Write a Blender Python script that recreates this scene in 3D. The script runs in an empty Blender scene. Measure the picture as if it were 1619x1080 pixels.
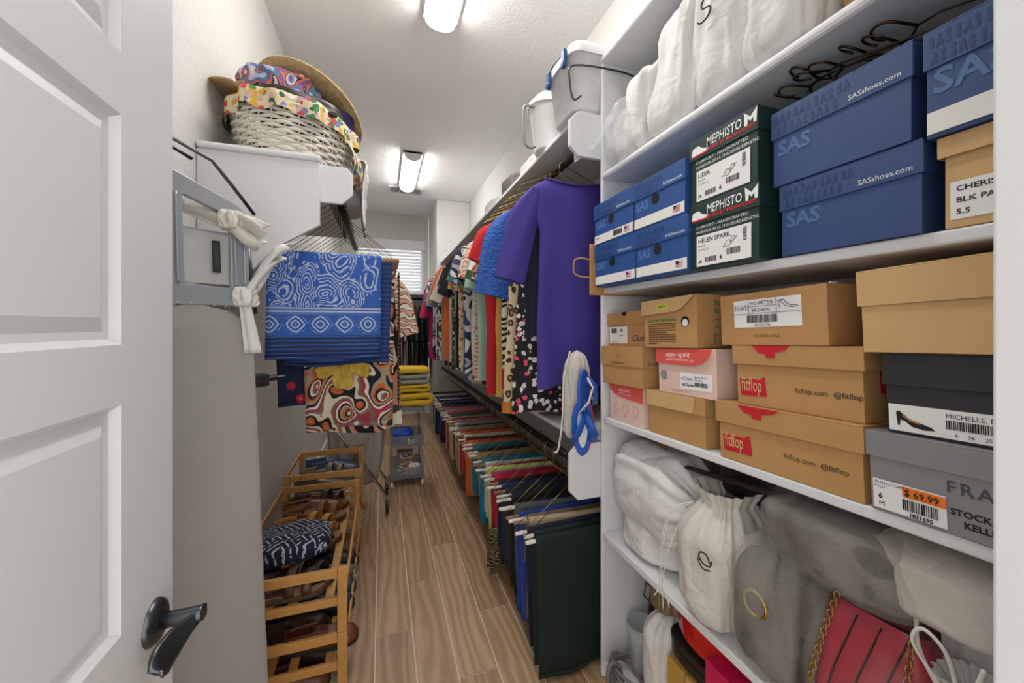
import bpy, math, random
from mathutils import Vector, Matrix, noise
random.seed(7)
R = math.radians
S = bpy.context.scene
COL = S.collection
# ---------------------------------------------------------------- camera, world, exposure
CX, HOR, F = 809.5, 515.0, 615.0            # principal column, horizon row, focal length (1619x1080 frame)
YAW = math.atan(205.5 / F)
CH = 1.316                                   # camera height
cam_d = bpy.data.cameras.new('camera'); cam = bpy.data.objects.new('camera', cam_d); COL.objects.link(cam)
cam_d.sensor_width = 36.0; cam_d.lens = F / 1619 * 36; cam_d.shift_y = -25 / 1619; cam_d.clip_start = .02
cam.location = (0, 0, CH); cam.rotation_euler = (R(90), 0, -YAW)
S.camera = cam
W = bpy.data.worlds.new('room_light'); S.world = W; W.use_nodes = True
W.node_tree.nodes['Background'].inputs[0].default_value = (1.0, .985, .96, 1)
W.node_tree.nodes['Background'].inputs[1].default_value = 2.4
LAMP_STRENGTH = 30.0
S.view_settings.view_transform = 'Standard'; S.view_settings.look = 'None'
S.view_settings.gamma = 1; S.view_settings.exposure = .07; S.view_settings.use_curve_mapping = False

CT, ST = math.cos(YAW), math.sin(YAW)
def ray(u, v):
    r = (u - CX) / F
    return Vector((r * CT + ST, -r * ST + CT, (HOR - v) / F))
def atX(u, v, X):
    d = ray(u, v); k = X / d.x; return Vector((X, d.y * k, CH + d.z * k))
def atY(u, v, Y):
    d = ray(u, v); k = Y / d.y; return Vector((d.x * k, Y, CH + d.z * k))
def atZ(u, v, Z):
    d = ray(u, v); k = (Z - CH) / d.z; return Vector((d.x * k, d.y * k, Z))
# ---------------------------------------------------------------- materials
def lin(h):
    if isinstance(h, str):
        h = h.lstrip('#'); c = [int(h[i:i + 2], 16) / 255 for i in (0, 2, 4)]
    else: c = h
    return tuple(x / 12.92 if x <= .04045 else ((x + .055) / 1.055) ** 2.4 for x in c) + (1,)
class E:                                     # tiny node-maths expressions
    nt = None
    def __init__(s, sock): s.s = sock
    @staticmethod
    def op(o, *a):
        n = E.nt.nodes.new('ShaderNodeMath'); n.operation = o
        for i, x in enumerate(a):
            if isinstance(x, E): E.nt.links.new(x.s, n.inputs[i])
            else: n.inputs[i].default_value = x
        return E(n.outputs[0])
    def __add__(s, o): return E.op('ADD', s, o)
    def __sub__(s, o): return E.op('SUBTRACT', s, o)
    def __mul__(s, o): return E.op('MULTIPLY', s, o)
    def __truediv__(s, o): return E.op('DIVIDE', s, o)
    def gt(s, o): return E.op('GREATER_THAN', s, o)
    def lt(s, o): return E.op('LESS_THAN', s, o)
    def sin(s): return E.op('SINE', s)
    def fract(s): return E.op('FRACT', s)
    def abs(s): return E.op('ABSOLUTE', s)
    def sqrt(s): return E.op('SQRT', s)
    def floor(s): return E.op('FLOOR', s)
MATS = {}
def newmat(name, rough=.6, metal=0.0):
    m = bpy.data.materials.new(name); m.use_nodes = True
    b = m.node_tree.nodes['Principled BSDF']
    b.inputs['Roughness'].default_value = rough; b.inputs['Metallic'].default_value = metal
    E.nt = m.node_tree
    return m, m.node_tree, b
def coords(nt, scale=(1, 1, 1), which='Object'):
    tc = nt.nodes.new('ShaderNodeTexCoord'); mp = nt.nodes.new('ShaderNodeMapping')
    nt.links.new(tc.outputs[which], mp.inputs[0]); mp.inputs['Scale'].default_value = scale
    return mp.outputs[0]
def sep(nt, vec):
    n = nt.nodes.new('ShaderNodeSeparateXYZ'); nt.links.new(vec, n.inputs[0])
    return [E(n.outputs[i]) for i in range(3)]
def noise_tex(nt, vec, scale, detail=3, rough=.5, dist=0.0):
    n = nt.nodes.new('ShaderNodeTexNoise'); nt.links.new(vec, n.inputs['Vector'])
    n.inputs['Scale'].default_value = scale; n.inputs['Detail'].default_value = detail
    n.inputs['Roughness'].default_value = rough; n.inputs['Distortion'].default_value = dist
    return n
def ramp(nt, fac, stops, const=False):
    n = nt.nodes.new('ShaderNodeValToRGB'); nt.links.new(fac.s if isinstance(fac, E) else fac, n.inputs[0])
    cr = n.color_ramp
    if const: cr.interpolation = 'CONSTANT'
    while len(cr.elements) < len(stops): cr.elements.new(.5)
    for e, (p, c) in zip(cr.elements, stops): e.position = p; e.color = lin(c) if not (isinstance(c, tuple) and len(c) == 4) else c
    return n.outputs[0]
def mix(nt, fac, a, b, mode='MIX'):
    n = nt.nodes.new('ShaderNodeMix'); n.data_type = 'RGBA'; n.blend_type = mode
    f = fac.s if isinstance(fac, E) else fac
    if isinstance(f, (int, float)): n.inputs[0].default_value = f
    else: nt.links.new(f, n.inputs[0])
    for i, x in ((6, a), (7, b)):
        if isinstance(x, (str, tuple)): n.inputs[i].default_value = lin(x) if isinstance(x, str) else x
        else: nt.links.new(x, n.inputs[i])
    return n.outputs[2]
def bump(nt, b, h, strength=.2, dist=.002):
    n = nt.nodes.new('ShaderNodeBump'); nt.links.new(h.s if isinstance(h, E) else h, n.inputs['Height'])
    n.inputs['Strength'].default_value = strength; n.inputs['Distance'].default_value = dist
    nt.links.new(n.outputs[0], b.inputs['Normal'])
def M(name, col, rough=.6, metal=0.0, var=.08, vs=9, bmp=0.0, bs=250, bd=.001, emit=0):
    if name in MATS: return MATS[name]
    m, nt, b = newmat(name, rough, metal); v = coords(nt); c = lin(col)
    n = noise_tex(nt, v, vs)
    lo = tuple(max(0, x * (1 - var)) for x in c[:3]) + (1,); hi = tuple(min(1, x * (1 + var)) for x in c[:3]) + (1,)
    nt.links.new(mix(nt, n.outputs[0], lo, hi), b.inputs['Base Color'])
    if bmp: bump(nt, b, noise_tex(nt, v, bs, 2).outputs[0], bmp, bd)
    if emit:
        b.inputs['Emission Color'].default_value = c; b.inputs['Emission Strength'].default_value = emit
    MATS[name] = m; return m
def fabric(col, rough=.85):
    return M('fabric_' + col.lstrip('#'), col, rough, var=.12, vs=14, bmp=.25, bs=420)
def pat(kind, cols, sc=10, name=None):
    key = name or kind + '_' + '_'.join(c.lstrip('#') for c in cols) + '_%g' % sc
    if key in MATS: return MATS[key]
    m, nt, b = newmat(key, .82)
    if kind == 'floral':
        v = coords(nt); nz = noise_tex(nt, v, sc * 1.5, 2)
        vv = nt.nodes.new('ShaderNodeVectorMath'); vv.operation = 'MULTIPLY_ADD'
        nt.links.new(nz.outputs['Color'], vv.inputs[0]); vv.inputs[1].default_value = (.6 / sc,) * 3; nt.links.new(v, vv.inputs[2])
        vo = nt.nodes.new('ShaderNodeTexVoronoi'); nt.links.new(vv.outputs[0], vo.inputs['Vector']); vo.inputs['Scale'].default_value = sc
        sp = nt.nodes.new('ShaderNodeSeparateColor'); nt.links.new(vo.outputs['Color'], sp.inputs[0])
        k = cols[1:]; cc = ramp(nt, sp.outputs[0], [(i / len(k), c) for i, c in enumerate(k)], True)
        petal = ramp(nt, E(vo.outputs['Distance']), [(0, k[-1]), (.14, k[0])], True)
        cc = mix(nt, E(vo.outputs['Distance']).lt(.12), cc, petal)
        col = mix(nt, E(vo.outputs['Distance']).gt(.40 if name != 'floral_liner' else .60), cc, cols[0])
    elif kind == 'leopard':
        v = coords(nt, (1, 1, .8)); vo = nt.nodes.new('ShaderNodeTexVoronoi'); nt.links.new(v, vo.inputs['Vector']); vo.inputs['Scale'].default_value = sc
        d = E(vo.outputs['Distance']); n = E(noise_tex(nt, v, sc * 2, 2).outputs[0])
        d2 = d + (n - .5) * .35
        col = ramp(nt, d2, [(0, cols[2]), (.17, cols[1]), (.36, cols[0])], True)
    elif kind == 'zebra':
        v = coords(nt); wv = nt.nodes.new('ShaderNodeTexWave'); nt.links.new(v, wv.inputs[0]); wv.bands_direction = 'Z'
        wv.inputs['Scale'].default_value = sc; wv.inputs['Distortion'].default_value = 9; wv.inputs['Detail'].default_value = 1.5; wv.inputs['Detail Scale'].default_value = 1.6
        col = ramp(nt, E(wv.outputs['Fac']), [(i / len(cols), c) for i, c in enumerate(cols)], True)
    elif kind == 'swirl':
        v = coords(nt); vo = nt.nodes.new('ShaderNodeTexVoronoi'); vo.feature = 'SMOOTH_F1'
        nz = noise_tex(nt, v, sc * .55, 1)
        vv = nt.nodes.new('ShaderNodeVectorMath'); vv.operation = 'MULTIPLY_ADD'
        nt.links.new(nz.outputs['Color'], vv.inputs[0]); vv.inputs[1].default_value = (2.6 / sc,) * 3; nt.links.new(v, vv.inputs[2])
        nt.links.new(vv.outputs[0], vo.inputs['Vector']); vo.inputs['Scale'].default_value = sc * .6
        f = (E(vo.outputs['Distance']) * 2.3 + E(nz.outputs[0]) * 1.6).fract()
        col = ramp(nt, f, [(i / len(cols), c) for i, c in enumerate(cols)], True)
    elif kind == 'hstripe' or kind == 'vstripe':
        v = coords(nt); x, y, z = sep(nt, v)
        w = (noise_tex(nt, v, 3, 1).outputs[0])
        f = ((z if kind == 'hstripe' else x) * sc + E(w) * .15).fract()
        col = ramp(nt, f, [(i / len(cols), c) for i, c in enumerate(cols)], True)
    elif kind == 'dots':
        v = coords(nt); vo = nt.nodes.new('ShaderNodeTexVoronoi'); nt.links.new(v, vo.inputs['Vector']); vo.inputs['Scale'].default_value = sc
        vo.inputs['Randomness'].default_value = .7
        col = ramp(nt, E(vo.outputs['Distance']), [(0, cols[2] if len(cols) > 2 else cols[1]), (.1, cols[1]), (.3, cols[0])], True)
    elif kind == 'lines':                     # short broken strokes
        v = coords(nt); x, y, z = sep(nt, v); vo = nt.nodes.new('ShaderNodeTexVoronoi'); nt.links.new(v, vo.inputs['Vector']); vo.inputs['Scale'].default_value = sc
        sp = nt.nodes.new('ShaderNodeSeparateColor'); nt.links.new(vo.outputs['Color'], sp.inputs[0])
        a = E(sp.outputs[0]).gt(.5)
        s1 = (x * (sc * 9) + y * (sc * 5)).sin(); s2 = (y * (sc * 10) - x * (sc * 6)).sin()
        f = s1 * a + s2 * (a * -1 + 1)
        g = E(noise_tex(nt, v, sc * 3, 1).outputs[0]).gt(.42)
        col = mix(nt, f.gt(.6) * g, cols[0], cols[1])
    elif kind == 'knit':
        v = coords(nt); col = mix(nt, noise_tex(nt, v, sc * 8, 4, .7).outputs[0], cols[0], cols[1])
    nt.links.new(col, b.inputs['Base Color'])
    bump(nt, b, noise_tex(nt, coords(nt), 400, 2).outputs[0], .2, .001)
    MATS[key] = m; return m
def sheer(name, col, alpha, rough=.5, weave=0, amp=.5, ns=14, stretch=(1, 1, 1)):
    if name in MATS: return MATS[name]
    m, nt, b = newmat(name, rough); b.inputs['Base Color'].default_value = lin(col)
    v = coords(nt, stretch); n = noise_tex(nt, v, ns, 4, .6)
    f = E.op('MINIMUM', E.op('MAXIMUM', E(n.outputs[0]) * amp + (alpha - amp / 2), .03), .95)
    tr = nt.nodes.new('ShaderNodeBsdfTransparent'); mx = nt.nodes.new('ShaderNodeMixShader')
    nt.links.new(f.s, mx.inputs[0]); nt.links.new(tr.outputs[0], mx.inputs[1]); nt.links.new(b.outputs[0], mx.inputs[2])
    nt.links.new(mx.outputs[0], nt.nodes['Material Output'].inputs[0])
    if weave: bump(nt, b, noise_tex(nt, v, weave, 2).outputs[0], .5, .002)
    MATS[name] = m; return m
# ---------------------------------------------------------------- mesh builder
def smooth_pts(pts, k=5, closed=False):
    P_ = [Vector(p) for p in pts]; n = len(P_); out = []
    for i in range(n if closed else n - 1):
        g = (lambda j: P_[j % n]) if closed else (lambda j: P_[max(0, min(n - 1, j))])
        a, b, c, d = g(i - 1), g(i), g(i + 1), g(i + 2)
        for q in range(k):
            t = q / k; out.append(.5 * ((2 * b) + (c - a) * t + (2 * a - 5 * b + 4 * c - d) * t * t + (3 * b - a - 3 * c + d) * t ** 3))
    if not closed: out.append(P_[-1])
    return out
class MB:
    def __init__(s): s.v = []; s.f = []
    def add(s, vs, fs):
        o = len(s.v); s.v += [tuple(v) for v in vs]; s.f += [tuple(i + o for i in f) for f in fs]; return s
    def box(s, a, b, M4=None):
        x0, y0, z0 = a; x1, y1, z1 = b
        vs = [Vector(p) for p in ((x0, y0, z0), (x1, y0, z0), (x1, y1, z0), (x0, y1, z0), (x0, y0, z1), (x1, y0, z1), (x1, y1, z1), (x0, y1, z1))]
        if M4: vs = [M4 @ v for v in vs]
        return s.add(vs, [(0, 3, 2, 1), (4, 5, 6, 7), (0, 1, 5, 4), (1, 2, 6, 5), (2, 3, 7, 6), (3, 0, 4, 7)])
    def bar(s, p, q, w, h, up=(0, 0, 1)):
        p = Vector(p); q = Vector(q); d = (q - p); L = d.length; d.normalize(); up = Vector(up)
        if abs(d.dot(up)) > .98: up = Vector((1, 0, 0))
        sx = d.cross(up).normalized(); sz = sx.cross(d)
        Mx = Matrix((( d.x, sx.x, sz.x, p.x), (d.y, sx.y, sz.y, p.y), (d.z, sx.z, sz.z, p.z), (0, 0, 0, 1)))
        return s.box((0, -w / 2, -h / 2), (L, w / 2, h / 2), Mx)
    def prism(s, poly, y0, y1, plane='XZ'):
        n = len(poly)
        def P(p, y): return (p[0], y, p[1]) if plane == 'XZ' else ((p[0], p[1], y) if plane == 'XY' else (y, p[0], p[1]))
        vs = [P(p, y0) for p in poly] + [P(p, y1) for p in poly]
        fs = [tuple(range(n)), tuple(range(2 * n - 1, n - 1, -1))] + [(i, (i + 1) % n + 0, (i + 1) % n + n, i + n)[::-1] for i in range(n)]
        return s.add(vs, fs)
    def tube(s, pts, r, n=6, closed=False, flat=1.0, caps=True):
        pts = [Vector(p) for p in pts]; k = len(pts); rr = r if isinstance(r, (list, tuple)) else [r] * k
        rings = []; ref = None
        for i, p in enumerate(pts):
            a = pts[(i - 1) % k] if (closed or i > 0) else p; b = pts[(i + 1) % k] if (closed or i < k - 1) else p
            t = (b - a)
            if t.length < 1e-9: t = Vector((0, 0, 1))
            t.normalize()
            if ref is None: ref = Vector((0, 0, 1)) if abs(t.z) < .9 else Vector((1, 0, 0))
            u = (ref - t * ref.dot(t))
            if u.length < 1e-6: u = t.orthogonal()
            u.normalize(); w = t.cross(u); ref = u
            rings.append([p + u * (rr[i] * math.cos(2 * math.pi * j / n)) * flat + w * (rr[i] * math.sin(2 * math.pi * j / n)) for j in range(n)])
        vs = [v for q in rings for v in q]; fs = []
        for i in range(k if closed else k - 1):
            for j in range(n):
                a = i * n + j; b = i * n + (j + 1) % n; i2 = (i + 1) % k
                fs.append((a, b, i2 * n + (j + 1) % n, i2 * n + j))
        if not closed and caps: fs += [tuple(range(n))[::-1], tuple((k - 1) * n + j for j in range(n))]
        return s.add(vs, fs)
    def lathe(s, prof, n=24, c=(0, 0, 0), sx=1, sy=1, caps=False):
        vs = []; fs = []
        for r, z in prof:
            for j in range(n):
                a = 2 * math.pi * j / n; vs.append((c[0] + r * sx * math.cos(a), c[1] + r * sy * math.sin(a), c[2] + z))
        for i in range(len(prof) - 1):
            for j in range(n):
                a = i * n + j; b = i * n + (j + 1) % n; fs.append((a, b, b + n, a + n))
        if caps: fs += [tuple(range(n))[::-1], tuple((len(prof) - 1) * n + j for j in range(n))]
        return s.add(vs, fs)
    def grid(s, fn, nu, nv, wu=False, wv=False):
        vs = [fn(i / (nu if wu else nu - 1), j / (nv if wv else nv - 1)) for i in range(nu) for j in range(nv)]; fs = []
        for i in range(nu if wu else nu - 1):
            for j in range(nv if wv else nv - 1):
                i2 = (i + 1) % nu; j2 = (j + 1) % nv
                fs.append((i * nv + j, i2 * nv + j, i2 * nv + j2, i * nv + j2))
        return s.add(vs, fs)
    def xf(s, M4):
        s.v = [tuple(M4 @ Vector(v)) for v in s.v]; return s
    def mesh(s, name, mat, smooth=False):
        me = bpy.data.meshes.new(name); me.from_pydata(s.v, [], s.f); me.update()
        if smooth: me.polygons.foreach_set('use_smooth', [True] * len(me.polygons))
        if mat: me.materials.append(mat)
        return me
    def build(s, name, mat, parent=None, smooth=False, bevel=0, solid=0, sub=0, loc=None):
        o = bpy.data.objects.new(name, s.mesh(name, mat, smooth)); COL.objects.link(o)
        if parent: o.parent = parent
        if loc: o.location = loc
        if solid: md = o.modifiers.new('thickness', 'SOLIDIFY'); md.thickness = solid; md.offset = 0
        if sub: md = o.modifiers.new('subdivision', 'SUBSURF'); md.levels = md.render_levels = sub
        if bevel: md = o.modifiers.new('bevel', 'BEVEL'); md.width = bevel; md.segments = 2; md.limit_method = 'ANGLE'; md.angle_limit = R(40)
        return o
def tag(o, label, cat, group=None, kind=None):
    o['label'] = label
    if cat: o['category'] = cat
    if group: o['group'] = group
    if kind: o['kind'] = kind
    return o
def thing(name, label, cat, loc=(0, 0, 0), rot=(0, 0, 0), group=None):
    o = bpy.data.objects.new(name, None); COL.objects.link(o); o.empty_display_size = .05
    o.location = loc; o.rotation_euler = rot
    return tag(o, label, cat, group)
def inst(o, parent=None, loc=None, rot=None):
    c = o.copy(); COL.objects.link(c); c.parent = parent
    if loc is not None: c.location = loc
    if rot is not None: c.rotation_euler = rot
    return c
def inst_tree(o, loc, rot=None):
    r = inst(o, None, loc, rot)
    for ch in list(o.children):
        c = inst(ch, r)
        for g in list(ch.children): inst(g, c)
    return r
def struct(o): o['kind'] = 'structure'; return o
def text(parent, s, x, z, size, mat, y=-.0008, name='lettering', align='LEFT', shear=0, sx=1.0, bold=0.0, sp=1.0, rotm=None):
    c = bpy.data.curves.new(name, 'FONT'); c.body = s; c.size = size; c.align_x = align; c.shear = shear; c.resolution_u = 2
    c.offset = bold; c.space_character = sp
    t = bpy.data.objects.new(name, c); COL.objects.link(t)
    me = bpy.data.meshes.new_from_object(t); bpy.data.objects.remove(t)
    Mx = Matrix(((sx, 0, 0, x), (0, 0, -1, y), (0, 1, 0, z), (0, 0, 0, 1)))
    if rotm: Mx = rotm @ Mx
    me.transform(Mx); me.materials.clear(); me.materials.append(mat)
    o = bpy.data.objects.new(name, me); COL.objects.link(o); o.parent = parent
    return o
def decal(parent, name, x0, z0, x1, z1, mat, y=-.0006, poly=None):
    b = MB()
    if poly: b.prism(poly, y, y + .0004)
    else: b.box((x0, y, z0), (x1, y + .0004, z1))
    return b.build(name, mat, parent)
def barcode(parent, x0, z0, x1, z1, y=-.0012, vertical=False):
    b = MB(); t = 0; rg = random.Random(int(x0 * 9e4) + int(z0 * 7e4))
    L = (z1 - z0) if vertical else (x1 - x0)
    while t < L:
        w = rg.choice((.0008, .0012, .0018))
        w = min(w, L - t)
        if vertical: b.box((x0, y, z0 + t), (x1, y + .0003, z0 + t + w))
        else: b.box((x0 + t, y, z0), (x0 + t + w, y + .0003, z1))
        t += w + rg.choice((.0008, .0014))
    return b.build('barcode', M('ink_black', '#161616', .7), parent)
# ================================================================ the room
XL, XR, YF, YB, ZC = -.561, 1.11, .15, 5.98, 2.954
def wallmat(name, col, sc, st):
    m, nt, b = newmat(name, .75); v = coords(nt)
    n = noise_tex(nt, v, 3, 2)
    c = lin(col)
    nt.links.new(mix(nt, n.outputs[0], tuple(x * .96 for x in c[:3]) + (1,), tuple(min(1, x * 1.03) for x in c[:3]) + (1,)), b.inputs['Base Color'])
    bump(nt, b, noise_tex(nt, v, sc, 5, .6).outputs[0], st, .006); return m
M_WALL = wallmat('wall_paint', '#d5d3cf', 34, .75)
M_CEIL = wallmat('ceiling_paint', '#efeeec', 42, .6)
M_WHITE = M('white_paint', '#e2e2e2', .42, var=.02, bmp=.06, bs=60)
M_DOOR = M('door_paint', '#d2d3d4', .38, var=.02, bmp=.08, bs=160, bd=.0006)
M_SHELF = M('shelf_paint', '#dfe0e2', .45, var=.02, bmp=.05, bs=80)
M_CHROME = M('chrome', '#c9c9cb', .18, 1, var=.03)
M_STEEL = M('brushed_steel', '#8b8d90', .35, 1, var=.05)
M_GUN = M('gunmetal', '#55585b', .32, .9, var=.05)
M_BLACK = M('black_plastic', '#17181a', .45)
M_INK = M('ink_black', '#161616', .7)
M_LABEL = M('label_paper', '#ececea', .6, var=.02)
# floor: grout bed and individual wood-look tile planks
fl = MB().box((XL, -.6, -.03), (XR, YB, -.003)).build('floor', M('grout', '#d6c8b6', .9, bmp=.3)); struct(fl)
def plank_mat(i):
    m, nt, b = newmat('wood_tile_%d' % i, .42)
    rg = random.Random(i); v = coords(nt, (1, .16, 1)); tc = v
    mp = v.node; mp.inputs['Location'].default_value = (rg.uniform(-9, 9), rg.uniform(-9, 9), 0)
    wv = nt.nodes.new('ShaderNodeTexWave'); nt.links.new(v, wv.inputs[0]); wv.bands_direction = 'X'
    wv.inputs['Scale'].default_value = 7; wv.inputs['Distortion'].default_value = 11; wv.inputs['Detail'].default_value = 4; wv.inputs['Detail Scale'].default_value = 1.3
    base = [('#997a5a', '#b99a77'), ('#a68665', '#c5a684'), ('#8f7053', '#b09170'), ('#9e7d5e', '#bc9b79')][i % 4]
    fine = noise_tex(nt, coords(nt, (1, .05, 1)), 120, 3)
    c = mix(nt, wv.outputs['Fac'], base[0], base[1]); c2 = mix(nt, E(fine.outputs[0]) * .35, c, '#8f755b')
    nt.links.new(c2, b.inputs['Base Color']); bump(nt, b, fine.outputs[0], .08, .001)
    return m
PM = [plank_mat(i) for i in range(8)]
PW, PL = .150, .92
k = 0
for ci in range(-4, 8):
    x0 = -.026 + ci * PW; x1 = x0 + PW
    off = 2.66 + ci * .31; y = off - PL * math.ceil((off + .6) / PL)
    while y < YB:
        a, b_ = max(y, -.6), min(y + PL, YB); xa, xb = max(x0, XL), min(x1, XR)
        if b_ - a > .02 and xb - xa > .01:
            MB().box((xa + .0028, a + .0028, -.003), (xb - .0028, b_ - .0028, 0)).build('floor_plank', PM[(k * 5 + ci) % 8], fl, bevel=.0008); k += 1
        y += PL
struct(MB().box((XL - .1, -.6, ZC), (XR + .1, YB + .1, ZC + .05)).build('ceiling', M_CEIL))
struct(MB().box((XL - .1, -.1, 0), (XL, YB + .1, ZC)).build('wall_left', M_WALL))
struct(MB().box((XR, -.1, 0), (XR + .1, YB + .1, ZC)).build('wall_right', M_WALL))
struct(MB().box((.67, 5.07, 0), (XR, YB, ZC)).build('wall_pier', M_WALL, bevel=.012))
wx0, wx1 = -.35, .585; wz0, wz1 = CH + .50, CH + 1.235
wb = MB(); wb.box((XL, YB, 0), (.67, YB + .1, wz0)).box((XL, YB, wz1), (.67, YB + .1, ZC)).box((XL, YB, wz0), (wx0, YB + .1, wz1)).box((wx1, YB, wz0), (.67, YB + .1, wz1))
struct(wb.build('wall_back', M_WALL))
JX = .40
struct(MB().box((JX + .02, -.0, 0), (XR, YF - .012, ZC)).box((XL, 0, 0), (-.40, YF - .012, ZC)).box((-.40, 0, 2.14), (JX + .02, YF - .012, ZC)).build('wall_front', M_WALL))
struct(MB().box((JX, -.015, 0), (JX + .02, YF, 2.13)).box((JX + .02, YF - .012, 0), (JX + .09, YF, 2.2)).build('trim_1', M('jamb_paint', '#c4c4c4', .45, var=.02), bevel=.002))
struct(MB().box((-.42, -.015, 0), (-.40, YF, 2.13)).box((-.42, -.015, 2.11), (JX + .02, YF, 2.13)).build('trim_2', MATS['jamb_paint'], bevel=.002))
struct(MB().box((XL, .16, 0), (XL + .014, YB, .11)).build('baseboard_left', M_WHITE, bevel=.003))
struct(MB().box((XR - .014, 1.3, 0), (XR, 5.07, .11)).build('baseboard_right', M_WHITE, bevel=.003))
struct(MB().box((XL, YB - .014, 0), (.67, YB, .11)).build('baseboard_back', M_WHITE, bevel=.003))
# window with blinds
win = thing('window_1', 'high back wall window with white faux wood blinds closed', None); struct(win)
MB().box((wx0, YB + .07, wz0), (wx1, YB + .08, wz1)).build('pane', sheer('window_glass', '#f4f8ff', .25, .05), win)
fb = MB()
for a, b_ in (((wx0, YB + .05, wz0), (wx0 + .03, YB + .09, wz1)), ((wx1 - .03, YB + .05, wz0), (wx1, YB + .09, wz1)), ((wx0, YB + .05, wz0), (wx1, YB + .09, wz0 + .03)), ((wx0, YB + .05, wz1 - .03), (wx1, YB + .09, wz1))): fb.box(a, b_)
fb.build('window_frame', M_WHITE, win)
MB().box((wx0 - .03, YB - .05, wz1 - .12), (wx1 + .03, YB + .005, wz1 + .03)).build('valance', M_WHITE, win, bevel=.006)
nsl = 13; sz = (wz1 - .12 - wz0) / nsl
sm = M('blind_slat', '#eef1f4', .5, var=.02)
sb = MB().box((wx0 + .004, -.027, -.0015), (wx1 - .004, .027, .0015), Matrix.Rotation(R(48), 4, 'X')).mesh('slat', sm)
for i in range(nsl):
    o = bpy.data.objects.new('slat', sb); COL.objects.link(o); o.parent = win; o.location = (0, YB + .012, wz0 + .02 + i * sz)
MB().box((wx0, YB - .02, wz0 - .015), (wx1, YB + .03, wz0 + .008)).build('bottom_rail', M_WHITE, win, bevel=.004)
# sunlit outdoors seen through the glass is the world itself
# ---- door: stacked raised panels
DX, D0, D1 = -.34, .155, .816
dr = thing('door_1', 'white panelled interior door standing open with a gunmetal lever', None, (DX, D0, .012)); struct(dr)
DW = D1 - D0; DH = 2.08; T = .036
zs = [(.10, .40), (.49, .80), (.878, 1.196), (1.278, 1.594), (1.678, 1.99)]
st = .138
db = MB().box((-T, 0, 0), (0, st, DH)).box((-T, DW - st, 0), (0, DW, DH))
prev = 0
for a, b_ in zs + [(DH, DH)]:
    db.box((-T, st, prev), (0, DW - st, a)); prev = b_
db.build('door_frame', M_DOOR, dr)
for a, b_ in zs:
    y0, y1 = st, DW - st; pb = MB()
    def ringp(i, x): return [(x, y0 + i, a + i), (x, y1 - i, a + i), (x, y1 - i, b_ - i), (x, y0 + i, b_ - i)]
    for sgn in (0, 1):
        rs = [(0, 0), (.008, -.010), (.018, -.011), (.036, -.004), (.04, -.004)]
        vs = []
        for i, x in rs: vs += ringp(i, x if sgn == 0 else -T - x)
        fs = [(4 * q + j, 4 * q + (j + 1) % 4, 4 * q + 4 + (j + 1) % 4, 4 * q + 4 + j) for q in range(4) for j in range(4)] + [(16, 17, 18, 19)]
        pb.add(vs, fs)
    pb.build('door_panel', M_DOOR, dr)
# lever: rosette, neck, curved paddle
hc = atX(243, 984, DX); hl = Vector((0, hc.y - D0, hc.z - .012))
lv = MB().lathe([(0, .012), (.022, .0115), (.030, .008), (.0335, .003), (.034, 0)], 32).xf(Matrix.Translation(hl) @ Matrix.Rotation(R(90), 4, 'Y')).build('lever_rosette', M_GUN, dr, smooth=True)
lv['label'] = 'round gunmetal lever rosette'
MB().tube([hl + Vector((.008, 0, 0)), hl + Vector((.03, 0, 0)), hl + Vector((.062, 0, 0)), hl + Vector((.066, 0, 0))], [.0125, .0115, .0125, .011], 20).build('lever_neck', M_GUN, dr, smooth=True)
def pad(u, v):
    t = u; q = max(0, min(1, (t - .12) / .5)); w = .0095 + .0085 * q * q * (3 - 2 * q)
    if t > .78: w *= math.sqrt(max(.01, 1 - ((t - .78) / .22) ** 2))
    a = (v - .5) * 2
    return hl + Vector((.064 - .020 * math.sin(t * 2.0) - a * .009 * t, .010 - t * .108, a * w - .010 * t))
MB().grid(pad, 20, 7).build('lever_handle', M_GUN, dr, smooth=True, solid=.006)
# ---- ceiling lights and vent
def lens_mat():
    m, nt, b = newmat('lamp_diffuser', .4); b.inputs['Base Color'].default_value = (1, 1, 1, 1)
    b.inputs['Emission Color'].default_value = (1, .975, .94, 1)
    n = noise_tex(nt, coords(nt), 5, 1); nt.links.new((E(n.outputs[0]) * .1 + LAMP_STRENGTH).s, b.inputs['Emission Strength']); return m
M_LENS = lens_mat()
def ceil_light(x, y0, y1, label):
    t = thing('ceiling_light', label, 'ceiling light', (x, (y0 + y1) / 2, ZC - .085), group='linear ceiling lights'); L = (y1 - y0) / 2; w = .085
    arc = [(w * .9 * math.cos(a), .066 - .066 * math.sin(a) ** .8) for a in [math.pi * i / 10 for i in range(11)]]
    MB().prism([(p[0], p[1]) for p in arc] + [(-w * .9, .068), (w * .9, .068)], -L + .012, L - .012).build('diffuser', M_LENS, t)
    for s in (-1, 1):
        MB().prism([(p[0] * 1.06, p[1] - .003) for p in arc] + [(-w, .085), (w, .085)], s * L - .012 if s > 0 else -L, s * L if s > 0 else -L + .012).build('end_cap', M('lamp_cap', '#dfe1e3', .4), t)
        MB().box((s * w - .003, -L, .058), (s * w + .003, L, .0849)).build('side_rail', MATS['lamp_cap'], t)
    MB().box((-w, -L, .0685), (w, L, .0849)).build('housing', M_WHITE, t)
p1 = atZ(696, 52, ZC - .085); ceil_light(p1.x, p1.y - 1.2, p1.y, 'white linear ceiling light with rounded diffuser nearest the doorway')
ceil_light(.275, 3.76, 4.68, 'white linear ceiling light with rounded diffuser beside the air vent')
vt = thing('air_vent', 'white louvred air vent in the ceiling behind the linear light', 'vent', (.27, 4.86, ZC - .012))
vb = MB()
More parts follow.
